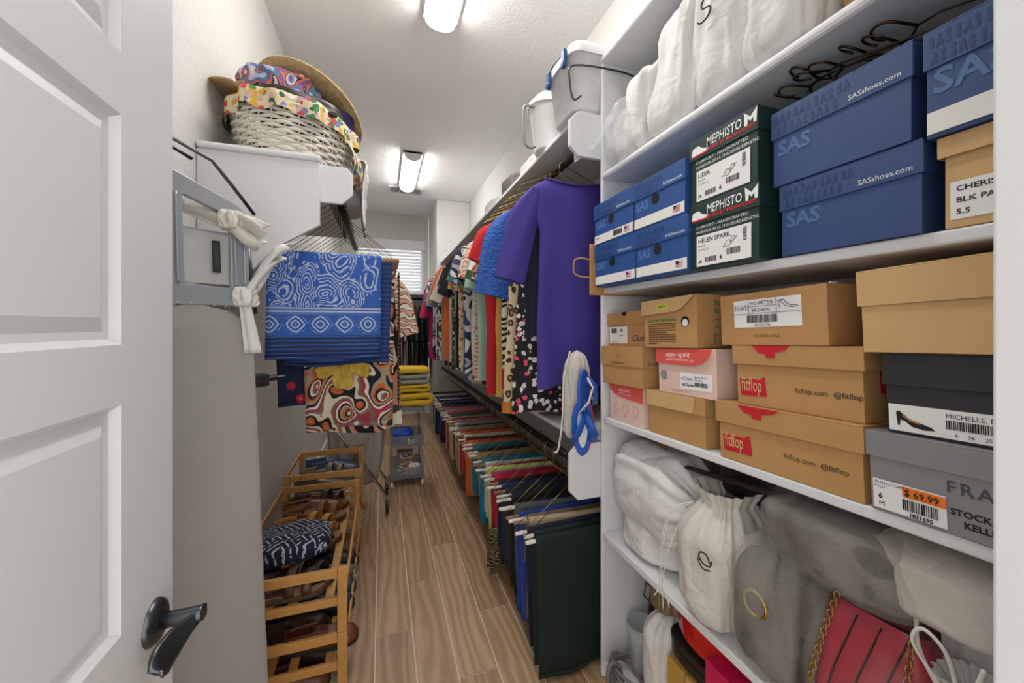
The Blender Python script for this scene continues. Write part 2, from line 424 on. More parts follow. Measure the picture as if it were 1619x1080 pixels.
for a, b_ in (((-.2, -.11, 0), (.2, -.09, .0119)), ((-.2, .09, 0), (.2, .11, .0119)), ((-.2, -.09, 0), (-.18, .09, .0119)), ((.18, -.09, 0), (.2, .09, .0119)), ((-.075, -.09, 0), (-.06, .09, .0119)), ((.06, -.09, 0), (.075, .09, .0119))): vb.box(a, b_)
vb.build('vent_frame', M_WHITE, vt)
MB().box((-.18, -.09, .0105), (.18, .09, .0118)).build('vent_throat', M('vent_dark', '#3c3e42', .8), vt)
sl = MB().box((-.0025, -.088, -.006), (.0025, .088, .004), Matrix.Rotation(R(35), 4, 'Y')).mesh('vent_slat', M_WHITE)
for i in range(6):
    for s in (-1, 1):
        o = bpy.data.objects.new('vent_slat', sl); COL.objects.link(o); o.parent = vt; o.location = (s * (.087 + i * .017), 0, .004)
slh = MB().box((-.057, -.002, -.004), (.057, .002, .004), Matrix.Rotation(R(35), 4, 'X')).mesh('vent_slat', M('vent_blue', '#8d98a5', .5))
for i in range(8):
    o = bpy.data.objects.new('vent_slat', slh); COL.objects.link(o); o.parent = vt; o.location = (0, -.08 + i * .0225, .004)
# ================================================================ right shelving unit
SX, SY0, SY1 = .78, .155, 1.288
un = thing('shelf_unit', 'tall white built-in shelving unit holding shoe boxes and bags', 'shelving', (SX, SY1, 0))
def ub(name, a, b_, bev=.006): return MB().box((a[0] - SX, a[1] - SY1, a[2]), (b_[0] - SX, b_[1] - SY1, b_[2])).build(name, M_SHELF, un, bevel=bev)
ub('side_panel', (SX, SY1 - .018, .001), (XR - .001, SY1, 2.30)); ub('side_panel', (SX, SY0, .001), (XR - .001, SY0 + .018, 2.30))
Z1, Z2, Z4 = 1.884, 1.456, .545
ub('shelf', (SX - .006, SY0, 2.298), (XR - .001, SY1 + .004, 2.320), .009)
ub('shelf', (SX - .004, SY0 + .018, Z1 - .024), (XR - .001, SY1 - .018, Z1), .009)
ub('shelf', (SX, SY0 + .018, Z2 - .022), (XR - .001, SY1 - .018, Z2), .004)
ub('shelf', (SX, SY0 + .018, Z4 - .024), (XR - .001, SY1 - .018, Z4), .004)
ub('base_shelf', (SX + .01, SY0 + .018, .001), (XR - .001, SY1 - .018, .06), .004)
# third shelf sags towards the far end
TILT = math.atan(.04)
Z3 = lambda y: 1.010 - (y - .45) * .04
o = MB().box((0, -(SY1 - SY0 - .05) / 2, -.022), (XR - SX - .004, (SY1 - SY0 - .05) / 2, 0)).build('shelf', M_SHELF, un, bevel=.004)
yc = (SY0 + SY1) / 2; o.location = (0, yc - SY1, Z3(yc)); o.rotation_euler = (-TILT, 0, 0)
# hanging rails on the right: cleats, shelves, rods
OCT = lambda x0, x1, z0, z1, c: [(x0 + c, z0), (x1, z0), (x1, z1), (x0 + c, z1), (x0, z1 - c), (x0, z0 + c)]
RODX = .765
for nm, zc0, zc1, zsh, lab in (('hanging_rail', 1.946, 2.112, 2.112, 'upper white hanging rail shelf with dark rod full of tops'), ('hanging_rail', .668, .876, .876, 'lower white hanging rail shelf with dark rod full of trousers')):
    h = thing(nm, lab, 'closet rail', (.65, SY1, zc0))
    for yy in (SY1 + .001, 5.05):
        MB().prism([(p[0] - .65, p[1] - zc0) for p in OCT(.655, XR - .001, zc0, zc1, .035)], yy - SY1, yy - SY1 + .018).build('cleat', M_SHELF, h, bevel=.003)
    MB().box((.06, .02, zsh - zc0 + .0005), (XR - .65 - .001, 5.06 - SY1, zsh - zc0 + .02)).build('shelf_board', M_SHELF, h, bevel=.004)
    rz = (zc0 + zc1) / 2 - (.0 if zc0 > 1 else 0)
    rxx = RODX if zc0 > 1 else .735
    MB().tube([(rxx - .65, .019, rz - zc0), (rxx - .65, 5.05 - SY1, rz - zc0)], .016, 14).build('rod', M('rod_bronze', '#2b2724', .4, .8), h, smooth=True)
UZ, LZ = (1.946 + 2.112) / 2, (.668 + .876) / 2
# ================================================================ shoe boxes
M_SAS = M('blue_board', '#26508f', .5, var=.1, vs=20); M_SAS2 = M('slate_blue_board', '#30497a', .5, var=.1, vs=20)
M_SASL = M('blue_print', '#4b78b4', .5); M_SASD = M('navy_print', '#1e3866', .5); M_SASP = M('slate_print', '#4a6c9c', .5)
M_MEPH = M('green_board', '#17332f', .5); M_KRAFT = M('kraft_board', '#b88a58', .75, var=.12, vs=16, bmp=.1, bs=90); M_KRAFT2 = M('golden_kraft_board', '#b88c58', .72, var=.12, vs=16, bmp=.1, bs=90)
M_KLIGHT = M('light_kraft_board', '#cda875', .75, var=.1, vs=12, bmp=.1, bs=90)
M_PINK = M('pink_board', '#e3c3b6', .6, var=.03); M_CORAL = M('coral_print', '#dd5a50', .5, var=.03); M_RED = M('red_print', '#c3202e', .55, var=.03)
M_BBOX = M('charcoal_board', '#2c2c30', .5); M_GREY = M('silver_board', '#97999b', .35, .35, var=.05); M_PRW = M('print_white', '#eef0ee', .6, var=.02)
M_PRG = M('print_green', '#3f8a3c', .6); M_HOLE = M('box_hole', '#0a0a0c', .9); M_ORANGE = M('print_orange', '#ef7a22', .5); M_TISSUE = M('tissue', '#dfe2e6', .7, bmp=.5, bs=60)
M_PALE = M('print_rose', '#c98d82', .6); M_BROWNP = M('print_brown', '#5c3f22', .6); M_YEL = M('print_yellow', '#d9cb55', .6); M_STRIP = M('label_cream', '#e9e8e3', .6, var=.02); M_MRED = M('print_crimson', '#c43a3a', .6); M_GREYP = M('print_grey', '#8a8d8f', .6)
def disc(parent, name, x, z, r, mat, y=-.0011, n=24, sx=1):
    b = MB().prism([(x + sx * r * math.cos(2 * math.pi * i / n), z + r * math.sin(2 * math.pi * i / n)) for i in range(n)], y, y + .0004)
    return b.build(name, mat, parent)
def shoebox(label, uL, uR, h, pos, X, body, lid, lid_h, d=.32, base=None, shelf3=False, dz=0.0, over=.003, yr=None, yl=None, yaw=0, group='shoe boxes on the shelves', flat=False):
    yl_ = yl if yl is not None else atX(uL, 500, X).y; yr_ = yr if yr is not None else atX(uR, 500, X).y; w = yl_ - yr_
    rot = (Matrix.Rotation(-TILT if shelf3 else 0, 3, 'X') @ Matrix.Rotation(R(-90 + yaw), 3, 'Z')).to_euler()
    loc = (X, yl_ + (dz * math.sin(TILT) if shelf3 else 0), (Z3(yl_) if shelf3 else pos) + dz + .0005)
    t = thing('shoe_box', label, 'shoe box', loc, rot, group)
    MB().box((over, over, 0), (w - over, d - over, h - (0 if flat else .004))).build('box_body', body, t, bevel=.0012)
    if not flat:
        lb = MB().box((0, 0, h - .003), (w, d, h)).box((0, 0, h - lid_h), (w, .0022, h - .003)).box((0, d - .0022, h - lid_h), (w, d, h - .003)).box((0, .0022, h - lid_h), (.0022, d - .0022, h - .003)).box((w - .0022, .0022, h - lid_h), (w, d - .0022, h - .003))
        lb.build('box_lid', lid, t, bevel=.0008)
    t['w'] = w; return t, w
def sas(label, uL, uR, h, z, X, strip=True, hole=True, mats=(M_SAS, M_SASD, M_SASL), flag=True, size=.036, yl=None, yr=None, code=False, url=True):
    lh = h * .36
    t, w = shoebox(label, uL, uR, h, z, X, mats[0], mats[0], lh, d=min(.34, XR - X - .02), yl=yl, yr=yr)
    b0 = -.0008 + .003
    text(t, 'SAS', w * .06, h * .40, size, mats[2], y=.0022, bold=.0012, name='printed_logo')
    for r_ in range(2):
        text(t, 'S A S  S A S  S A S  S A' if r_ == 0 else ' A S  S A S  S A S  S', w * .04, h - lh * (.48 + .42 * r_), lh * .42, mats[1], sx=w * 2.7, y=-.0005, bold=.0014, name='printed_pattern')
    if url: text(t, 'SASshoes.com', w * .62, h - lh * .86, .0125, M_PRW, name='printed_web_address')
    if hole:
        disc(t, 'finger_hole', w * .46, h * .52, .0155, M_HOLE, y=.0018)
    if strip:
        decal(t, 'label_strip', .004, .006, w - .004, h * .24, M_STRIP, y=.0015)
        if flag:
            fx, fz = w * .80, h * .09
            decal(t, 'flag', fx, fz, fx + .026, fz + .017, M_PRW, y=.0011)
            f = MB()
            for q in range(4): f.box((fx, .0008, fz + q * .0046), (fx + .026, .0010, fz + q * .0046 + .0024))
            f.build('flag_stripes', M_MRED, t); decal(t, 'flag_canton', fx, fz + .008, fx + .011, fz + .017, M_SASD, y=.0005)
    if code: barcode(t, w * .52, h * .09, w * .74, h * .21, y=.0009); text(t, 'SIESTA', w * .05, h * .14, .010, M_INK, y=.0009)
    return t
sas('small blue shoe box on top of its twin beside kraft bag, with barcode strip', 939, 1001, .146, Z2 + .1475, .735, code=True)
sas('small blue shoe box on the shelf beside kraft bag, under the barcode strip box', 946, 1004, .146, Z2, .735, yl=1.25)
sas('blue shoe box with finger hole on top of its twin beside green boxes', 1001, 1083, .143, Z2 + .1475, .735, url=True)
sas('blue shoe box with finger hole on the shelf beside lower green box', 1004, 1087, .146, Z2, .735)
def meph(label, uL, uR, z, nm, X, yl=.800):
    h = .161; t, w = shoebox(label, uL, uR, h, z, X, M_MEPH, M_MEPH, .05, d=.34, yl=yl)
    text(t, 'MEPHISTO', w * .29, h - .030, .030, M_PRW, bold=.0003, sx=.70, shear=.1, name='printed_logo')
    text(t, 'MOBILE BY TECHNOLOGY', w * .29, h - .041, .0105, M_RED, sx=1.05, bold=.0004, name='printed_slogan')
    mx, mz = w * .84, h - .033
    decal(t, 'crown_logo', 0, 0, 0, 0, M_PRW, poly=[(mx, mz), (mx + .006, mz), (mx + .008, mz + .013), (mx + .014, mz + .006), (mx + .020, mz + .013), (mx + .022, mz), (mx + .028, mz), (mx + .030, mz + .030), (mx + .014, mz + .016), (mx - .002, mz + .030)][::-1])
    sx_, sz_ = w * .05, h - .042
    decal(t, 'shoe_logo', 0, 0, 0, 0, M_PRW, poly=[(sx_, sz_), (sx_ + .052, sz_ + .002), (sx_ + .054, sz_ + .008), (sx_ + .034, sz_ + .014), (sx_ + .022, sz_ + .024), (sx_ + .004, sz_ + .022), (sx_, sz_ + .01)][::-1])
    decal(t, 'shoe_sole', sx_, sz_ - .001, sx_ + .054, sz_ + .003, M_RED, y=-.0009)
    text(t, 'COMFORT - HANDCRAFTED', w * .11, h - .062, .0095, M_PRW, y=.002, sx=1.2); text(t, 'INVENTEUR DE LA CHAUSSURE BIEN-ETRE', w * .11, h - .074, .0095, M_PRW, y=.002, sx=.95)
    decal(t, 'label_sticker', w * .12, .006, w * .90, h - .080, M_LABEL, y=.0016)
    Y = .0012
    text(t, nm, w * .15, h - .098, .015, M_INK, y=Y, bold=.0002); text(t, 'BLACK', w * .15, h - .108, .007, M_INK, y=Y); text(t, 'W 2318 / 20', w * .15, h - .117, .006, M_INK, y=Y)
    text(t, '6', w * .48, .016, .013, M_INK, y=Y, bold=.0006); text(t, '36', w * .15, .014, .011, M_INK, y=Y, bold=.0004)
    barcode(t, w * .58, .022, w * .76, .036, y=Y); barcode(t, w * .26, .014, w * .43, .026, y=Y); barcode(t, w * .80, h - .115, w * .845, h - .086, y=Y, vertical=True)
    sk = MB().tube([(w * .52, Y, h - .118), (w * .60, Y, h - .120), (w * .70, Y, h - .104), (w * .72, Y, h - .100)], .0006, 4).tube([(w * .55, Y, h - .117), (w * .58, Y, h - .106), (w * .62, Y, h - .106), (w * .64, Y, h - .114)], .0006, 4).tube([(w * .63, Y, h - .112), (w * .66, Y, h - .099), (w * .69, Y, h - .100), (w * .70, Y, h - .106)], .0006, 4)
    sk.build('sandal_drawing', M_INK, t)
    return t
meph('dark green shoe box labelled LIDIA stacked on the other green box', 1080, 1198, Z2 + .162, 'LIDIA', .745)
meph('dark green shoe box labelled HELEN SPARK standing on the shelf', 1085, 1200, Z2, 'HELEN SPARK.', .745)
T3 = (M_SAS2, M_SASD, M_SASP)
sas('wide slate blue shoe box stacked on its twin under wire hangers', 1219, 1443, .152, Z2 + .1435, .765, strip=False, hole=False, mats=T3, size=.040)
sas('wide slate blue shoe box on the shelf beside the green boxes', 1232, 1460, .142, Z2, .77, strip=False, hole=False, mats=T3, size=.040)
sas('slate blue shoe box with cream strip on top of patent leather box', 1443, 0, .158, Z2 + .135, .765, hole=False, mats=T3, flag=False, size=.05, yl=.356, yr=.19, url=False)
t, w = shoebox('kraft box labelled CHERISH BLK PATENT under slate blue box', 1478, 0, .1335, Z2, .775, M_KLIGHT, M_KLIGHT, .03, yl=.345, yr=.19, over=.006)
decal(t, 'label_sticker', .012, .012, .14, .066, M_LABEL, y=.0052)
for q, s_ in enumerate(('CHERISH', 'BLK PATENT', '5.5')): text(t, s_, .018, .052 - q * .0165, .0105, M_INK, y=.0048, bold=.0002, sx=1.15)
# ---- third shelf, far stack
X3 = .775
t, w = shoebox('pink and coral shoe box at the bottom under the brown logo box', 962, 1018, .128, 0, .785, M_PINK, M_PINK, .02, shelf3=True, flat=True, yl=1.232)
decal(t, 'coral_flap', 0, 0, 0, 0, M_CORAL, poly=[(w * .0 + .003, .1275), (w - .003, .1275), (w - .003, .078), (w * .35, .086), (w * .14, .096), (w * .03, .112)][::-1], y=.0015)
text(t, 'easy-spirit', w * .32, .107, .016, M_PRW, y=.001); text(t, 'COMFORT IS FOR YOU', w * .30, .096, .007, M_PRW, y=.001)
for q in range(3):
    rb = MB().tube([(w * (.22 + .28 * q) + .015 * math.cos(a), .002, .05 + .015 * math.sin(a)) for a in [i * math.pi / 9 for i in range(18)]], .0006, 4, closed=True); rb.build('printed_icon', M_PALE, t)
    text(t, ('FEEL', 'MOVE', 'LIVE')[q], w * (.15 + .28 * q), .024, .008, M_PALE, y=.002)
t, w = shoebox('golden brown shoe box with diamond logo between pink and beige boxes', 953, 1020, .134, 0, X3, M_KRAFT2, M_KRAFT2, .068, shelf3=True, dz=.1285, yl=1.262, yr=1.02)
text(t, 'Comfortiva', w * .28, .073, .016, M_BROWNP, name='printed_logo'); text(t, 'Comfortiva', 0, 0, .016, M_BROWNP, rotm=Matrix.Translation((w, .02, .073)) @ Matrix.Rotation(R(90), 4, 'Z'))
cxm, czm = w * .45, .106
dm = MB()
for dx_, dz_ in ((0, .008), (0, -.008), (.008, 0), (-.008, 0)): dm.tube([(cxm + dx_ + .006 * c_, -.0005, czm + dz_ + .006 * s_) for c_, s_ in ((1, 0), (0, 1), (-1, 0), (0, -1))], .0007, 4, closed=True)
dm.build('diamond_logo', M_CORAL, t)
t, w = shoebox('small beige shoe box with white label and notch on the lid', 958, 0, .118, 0, .80, M_KRAFT, M_KRAFT, .045, shelf3=True, dz=.263, yl=1.255, yr=1.035, d=.28)
decal(t, 'label_sticker', w * .06, .008, w * .55, .068, M_LABEL, y=.0018); barcode(t, w * .11, .046, w * .28, .063, y=.0013)
text(t, 'N', w * .38, .050, .014, M_INK, y=.0013, bold=.001); text(t, 'W  36  5  M', w * .10, .013, .008, M_INK, y=.0013); text(t, 'Black', w * .36, .034, .009, M_INK, y=.0013, shear=.3); text(t, 'Clarks', w * .66, .016, .030, M_INK, y=.002, shear=.35)
decal(t, 'thumb_notch', 0, 0, 0, 0, M_HOLE, poly=[(w * .5 + .014 * math.cos(a), .118 - .014 * math.sin(a)) for a in [math.pi * i / 10 for i in range(11)]], y=-.0012)
# ---- middle stack
t, w = shoebox('plain kraft shoe box with folded-flap lid at the bottom of its stack', 1020, 1113, .130, 0, .785, M_KRAFT2, M_KRAFT2, .046, shelf3=True, over=.005, yl=1.016, yr=.785)
decal(t, 'lid_fold', 0, 0, 0, 0, M_KLIGHT, poly=[(0, .1295), (w * .86, .1295), (w * .82, .086), (0, .084)], y=-.0015)
t, w = shoebox('pink shoe box with coral curved lid flap and finger hole', 1042, 1137, .128, 0, .785, M_PINK, M_PINK, .02, shelf3=True, dz=.1305, flat=True)
decal(t, 'coral_flap', 0, 0, 0, 0, M_CORAL, poly=[(.0, .1278), (w * .96, .1278), (w * .90, .105), (w * .80, .090), (w * .66, .082), (0, .086)], y=-.003)
text(t, 'easy~spirit', w * .2, .105, .021, M_PRW, y=-.0036); text(t, 'WHERE COMFORT MEETS YOU', w * .2, .094, .0075, M_PRW, y=-.0036)
decal(t, 'label_sticker', w * .42, .018, w * .93, .062, M_LABEL, y=.0020); text(t, 'BLACK MULTI', w * .66, .050, .007, M_INK, y=.0014); text(t, 'ECLARE 2', w * .66, .042, .007, M_INK, y=.0014); barcode(t, w * .66, .028, w * .86, .039, y=.0014); text(t, '#2 Scarlet', w * .46, .027, .010, M_INK, y=.0014, bold=.0003)
MB().tube([(w * .45, .001, .047), (w * .5, .001, .052), (w * .57, .001, .047), (w * .62, .001, .048), (w * .62, .001, .045), (w * .45, .001, .045)], .0005, 4, closed=True).build('shoe_drawing', M_INK, t)
disc(t, 'finger_hole', w * .12, .052, .014, M_GREYP, y=.0015); text(t, 'easyspirit.com', w * .26, .008, .012, M_PALE, y=.002)
t, w = shoebox('kraft shoe box with green lettering and round hole showing white tissue', 1020, 1108, .142, 0, .775, M_KRAFT2, M_KRAFT2, .03, shelf3=True, dz=.2605, flat=True, yl=1.012)
decal(t, 'lid_flap', 0, 0, 0, 0, M_KLIGHT, poly=[(-.002, .1415), (w * .97, .1415), (w * .88, .125), (w * .78, .110), (w * .66, .102), (-.002, .098)], y=-.003)
decal(t, 'oval_badge', 0, 0, 0, 0, M_YEL, poly=[(w * .42 + .027 * math.cos(a), .119 + .0085 * math.sin(a)) for a in [i * math.pi / 10 for i in range(20)]], y=-.0036); text(t, 'EARTH', w * .34, .115, .011, M_PRG, y=-.0042, bold=.0005)
text(t, 'Caring for great Nature\'s', w * .11, .076, .0135, M_PRG, y=.002, bold=.0005, sx=.85, name='printed_heading')
pl = MB(); rg = random.Random(3)
for q in range(10):
    x_ = w * .11
    while x_ < w * (.62 if q not in (4, 9) else (.45 if q == 4 else .25)):
        l_ = rg.uniform(.006, .016); pl.box((x_, .002, .068 - q * .0064), (min(x_ + l_, w * .63), .0028, .0706 - q * .0064)); x_ += l_ + .002
pl.build('printed_paragraph', M_BROWNP, t)
disc(t, 'finger_hole', w * .80, .072, .0145, M_HOLE, y=.0021); disc(t, 'tissue_paper', w * .805, .0685, .0105, M_TISSUE, y=.0012, n=9)
sm_ = Matrix.Translation((w, 0, 0)) @ Matrix.Rotation(R(90), 4, 'Z')
text(t, 'Thinking', .06, .112, .019, M_PRG, rotm=sm_, y=.0022, bold=.0006); text(t, 'Balanced', .06, .094, .019, M_PRG, rotm=sm_, y=.0022, bold=.0006)
gb = MB()
for z_ in (.075, .055, .035, .012): gb.box((.06, .002, z_), (.24, .0027, z_ + .0012))
gb.box((.06, .002, .012), (.0612, .0027, .036)).box((.09, .002, .012), (.0912, .0027, .036)).xf(sm_); gb.build('printed_lines', M_BROWNP, t)
# ---- fitflop-style stack
def ff(label, uL, uR, h, X, dz, yl, yr, lh):
    t, w = shoebox(label, uL, uR, h, 0, X, M_KRAFT2, M_KRAFT2, lh, shelf3=True, dz=dz, yl=yl, yr=yr, over=.006)
    x0, x1, z0, z1 = w * .05, w * .285, h * .15, h * .46
    decal(t, 'red_logo_panel', 0, 0, 0, 0, M_RED, poly=[(x0 + .004, z0), (x1 + .004, z0 + .003), (x1, z1 + .004), (x1 * .64 + .02, z1 + .001), (x1 * .64 + .019, z1 - .003), (x0, z1 - .004)], y=.0048)
    text(t, 'fitflop', x0 + .006, z0 + .012, (z1 - z0) * 1.05, M_KLIGHT, y=.0040, sx=.50, bold=.0003, name='printed_logo')
    text(t, 'fitflop.com  @fitflop', w * .53, h * .30, .0145, M_INK, y=.0050, name='printed_web_address')
    decal(t, 'red_tab', 0, 0, 0, 0, M_RED, poly=[(w * .20, h), (w * .52, h), (w * .48, h - .010), (w * .40, h - .014), (w * .395, h - .026), (w * .32, h - .026), (w * .315, h - .018), (w * .26, h - .016)], y=-.0012)
    return t, w
ff('long corrugated shoe box with red logo at the bottom of its stack', 1133, 1370, .134, .775, 0, .742, .432, .048)
t, w = ff('corrugated shoe box with red logo stacked under the heeled-shoe label box', 1162, 1375, .134, .785, .1345, .697, .432, .042)
decal_s = MB().box((.05, .0052, .05), (.12, .0058, .09)).xf(Matrix.Translation((w, 0, 0)) @ Matrix.Rotation(R(90), 4, 'Z')); decal_s.build('red_logo_panel', M_RED, t)
t, w = shoebox('brown carton with big white label reading WD-BETTIE BROWN', 1141, 1320, .118, 0, .785, M_KRAFT, M_KRAFT, .03, shelf3=True, dz=.2695, flat=True, yl=.732, yr=.485)
lx0, lx1, lz0, lz1 = w * .17, w * .80, .040, .102
decal(t, 'label_sticker', lx0, lz0, lx1, lz1, M_LABEL, y=.0020); Y = .0014
ln = MB().box((lx0, Y, .070), (lx0 + .04, Y + .0005, .0708)).box((lx0 + .038, Y, .070), (lx1, Y + .0005, .0708)).box((lx0 + .038, Y, .070), (lx0 + .0388, Y + .0005, lz1)).box((lx0 + .038, Y, .086), (lx1 - .052, Y + .0005, .0868)).box((lx1 - .052, Y, .070), (lx1 - .0512, Y + .0005, lz1)); ln.build('label_rules', M_INK, t)
text(t, '5½WD', lx0 + .002, .079, .0165, M_INK, y=Y, sx=.72); text(t, 'WD-BETTIE', lx0 + .041, .090, .0105, M_INK, y=Y, sx=1.05); text(t, 'BROWN', lx0 + .046, .074, .0115, M_INK, y=Y)
barcode(t, lx0 + .034, .050, lx1 - .050, .067, y=Y); text(t, '1000CS02708', lx0 + .05, .0425, .007, M_INK, y=Y); text(t, 'VINCENT HALE', w * .36, .018, .009, M_BROWNP, y=.0022)
MB().tube([(lx1 - .048, Y, .094), (lx1 - .040, Y, .092), (lx1 - .034, Y, .084), (lx1 - .020, Y, .079), (lx1 - .006, Y, .080), (lx1 - .010, Y, .083), (lx1 - .022, Y, .083), (lx1 - .030, Y, .089), (lx1 - .036, Y, .096)], .0006, 4, closed=True).tube([(lx1 - .047, Y, .092), (lx1 - .043, Y, .077)], .0006, 4).build('shoe_drawing', M_INK, t)
MB().box((w * .93, .03, .1175), (w * .95, .05, .124)).build('tissue_tuft', M_TISSUE, t, bevel=.003)
# ---- right stack
t, w = shoebox('silver grey shoe box with orange price sticker under black box', 1367, 0, .130, 0, .775, M_GREY, M_GREY, .042, shelf3=True, yl=.430, yr=.19)
text(t, 'FRANCO SARTO', w * .40, .060, .024, M('print_slate', '#4a4b50', .6), y=.002, sp=1.25, bold=.0003, name='printed_logo'); text(t, 'STOCK NAME', w * .415, .030, .0125, M_INK, y=.002, bold=.0004); text(t, 'KELLI', w * .47, .015, .0125, M_INK, y=.002, bold=.0004); text(t, 'STYLE', w * .74, .026, .0125, M_INK, y=.002)
text(t, 'A1', w * .745, .014, .0125, M_INK, y=.002)
decal(t, 'price_label', w * .03, .005, w * .40, .052, M_LABEL, y=.0018); decal(t, 'price_sticker', w * .19, .034, w * .40, .050, M_ORANGE, y=.0012)
text(t, '$ 69.99', w * .20, .037, .0135, M_INK, y=.0006, bold=.0002); barcode(t, w * .19, .014, w * .36, .031, y=.0010); text(t, 'FRANCO SARTO', w * .04, .045, .006, M_INK, y=.001); text(t, 'KELLI', w * .04, .039, .006, M_INK, y=.001); text(t, '6', w * .06, .022, .011, M_INK, y=.001, bold=.0004); text(t, 'M', w * .06, .010, .011, M_INK, y=.001); text(t, '1831695', w * .22, .006, .008, M_INK, y=.001, bold=.0003)
t, w = shoebox('black shoe box with heeled pump label on top of silver box', 1400, 0, .128, 0, .785, M_BBOX, M_BBOX, .052, shelf3=True, dz=.131, yl=.408, yr=.19)
decal(t, 'end_label', .006, .004, w - .004, .046, M_LABEL, y=.0018); text(t, 'MICHELLE, BLACK LEATHER', w * .34, .034, .0095, M_INK, y=.0012, sx=.95); barcode(t, w * .34, .018, w * .60, .031, y=.0012); text(t, '6     36     25', w * .38, .008, .007, M_INK, y=.0012); text(t, 'D2', w * .66, .024, .009, M_INK, y=.0012)
decal(t, 'pump_picture', 0, 0, 0, 0, M_INK, poly=[(.016, .034), (.020, .036), (.024, .032), (.032, .025), (.046, .020), (.058, .016), (.062, .012), (.050, .0105), (.036, .013), (.026, .021), (.021, .022), (.020, .013), (.0175, .013), (.0165, .024)][::-1], y=.0010)
decal(t, 'pump_lining', 0, 0, 0, 0, M('print_tan', '#b8763f', .6), poly=[(.023, .031), (.031, .0255), (.044, .0205), (.046, .018), (.034, .021), (.025, .027)][::-1], y=.0005)
t, w = shoebox('light kraft shoe box with pale leaf-streaked lid on top of black box', 1368, 0, .138, 0, .775, M_KLIGHT, M_KLIGHT, .060, shelf3=True, dz=.2595, yl=.433, yr=.19, over=.004)
# ================================================================ bags and small things on the shelves
def clothmat(name, col, fold=.5):
    if name in MATS: return MATS[name]
    m, nt, b = newmat(name, .85); v = coords(nt); c = lin(col)
    n = noise_tex(nt, v, 6, 3); nt.links.new(mix(nt, n.outputs[0], tuple(x * .93 for x in c[:3]) + (1,), c), b.inputs['Base Color'])
    a = (E(noise_tex(nt, coords(nt, (1, 1, .55)), 7, 3, .5, .5).outputs[0]) - .5).abs(); a2 = (E(noise_tex(nt, coords(nt, (.6, .6, 1.2)), 17, 2, .5, .4).outputs[0]) - .5).abs(); bump(nt, b, a + a2 * .35 + E(noise_tex(nt, v, 500, 1).outputs[0]) * .006, fold * 1.0, .05)
    MATS[name] = m; return m
M_COTTON = clothmat('white_cotton', '#dddcd9'); M_COTTON2 = clothmat('ivory_cotton', '#d3cfc6')
M_CLEAR = sheer('clear_plastic', '#eef2f6', .28, .1, 0, .8, 9); M_ORG = sheer('grey_organza', '#cdc7bd', .17, .45, 300, .55, 8, (1, 1, .45))
M_FUR = M('charcoal_fur', '#3a3733', .95, var=.6, vs=70, bmp=1, bs=180, bd=.01); M_GOLD = M('gold_chain', '#c9a24a', .28, 1, var=.1); M_CORD = M('white_cord', '#d9d6cf', .8)
M_REDQ = M('red_leather', '#b3253f', .35, var=.2, vs=12); M_REDP = M('glossy_red', '#c21616', .16, var=.15, vs=20, bmp=.3, bs=70); M_BLKL = M('black_leather', '#1b1a1a', .38, bmp=.3, bs=200); M_TAN = M('tan_leather', '#8a542a', .5, bmp=.2, bs=150)
def softbag(w, d, h, seed, neck=0.0, p=2.6, lean=0.0, fold=.07, nu=34, nv=64, sag=0.0, kk=5, mouth=.5):
    sv = Vector((seed * 7.3, seed * 3.1, seed))
    def fn(t, a):
        ph = 2 * math.pi * a; c, s = math.cos(ph), math.sin(ph)
        if t < .2: rr = math.sqrt(max(0, 1 - (1 - t / .2) ** 2)); 
        else: rr = 1
        if neck:
            if t > .6: q = (t - .6) / .28; rr *= (1 - (1 - neck) * min(1, q) ** 1.6) if q < 1 else neck + (mouth - neck) * min(1, (t - .88) / .12)
        elif t > .7: rr *= math.sqrt(max(0, 1 - ((t - .7) / .3) ** 2.4))
        rr = max(rr, .002)
        x = w / 2 * math.copysign(abs(c) ** (2 / p), c) * rr; y = d / 2 * math.copysign(abs(s) ** (2 / p), s) * rr
        z = h * (t if t > .2 else .2 * (t / .2) ** 2)
        n1 = noise.noise(Vector((c * 1.3, s * 1.3, t * 1.6)) + sv); n2 = noise.noise(Vector((c * 3.6 + t * .8, s * 3.6, t * 1.5)) + sv)
        ridge = abs(noise.noise(Vector((c * 2.4 + t * 1.3, s * 2.4 - t, t * 1.1)) + sv * 2)) ** .7
        g = math.sin(ph * kk + 4 * n1 + seed) * (.35 + .65 * t)
        dsp = fold * (n1 * 1.1 + n2 * .5 + g * .25 + n2 * .5 - ridge * 1.2 + .35) * min(1, rr * 1.6) * min(w, h)
        pl = (math.sin(ph * 22 + seed) * .06 * rr * w * max(0, min(1, (t - .6) / .2))) if neck else 0
        k = (dsp + pl)
        z2 = z - sag * h * max(0, t - .5) * (x / w + .5) + fold * .5 * h * n2 * t * (1 if t < .95 else .4)
        return (x + c * k + lean * z, y + s * k * .8, max(z2, 0.0))
    return MB().grid(fn, nu, nv, False, True)
def place(u, v, X): return atX(u, v, X)
def bag(name, label, cat, loc, w, d, h, seed, mat, rotz=-90, rot=None, group=None, part='bag_cloth', **kw):
    t = thing(name, label, cat, loc, rot if rot else (0, 0, R(rotz)), group)
    softbag(w, d, h, seed, **kw).build(part, mat, t, smooth=True, sub=1)
    return t
def drawstring(t, pts, r=.0016): return MB().tube(smooth_pts(pts), r, 5).build('drawstring', M_CORD, t, smooth=True)
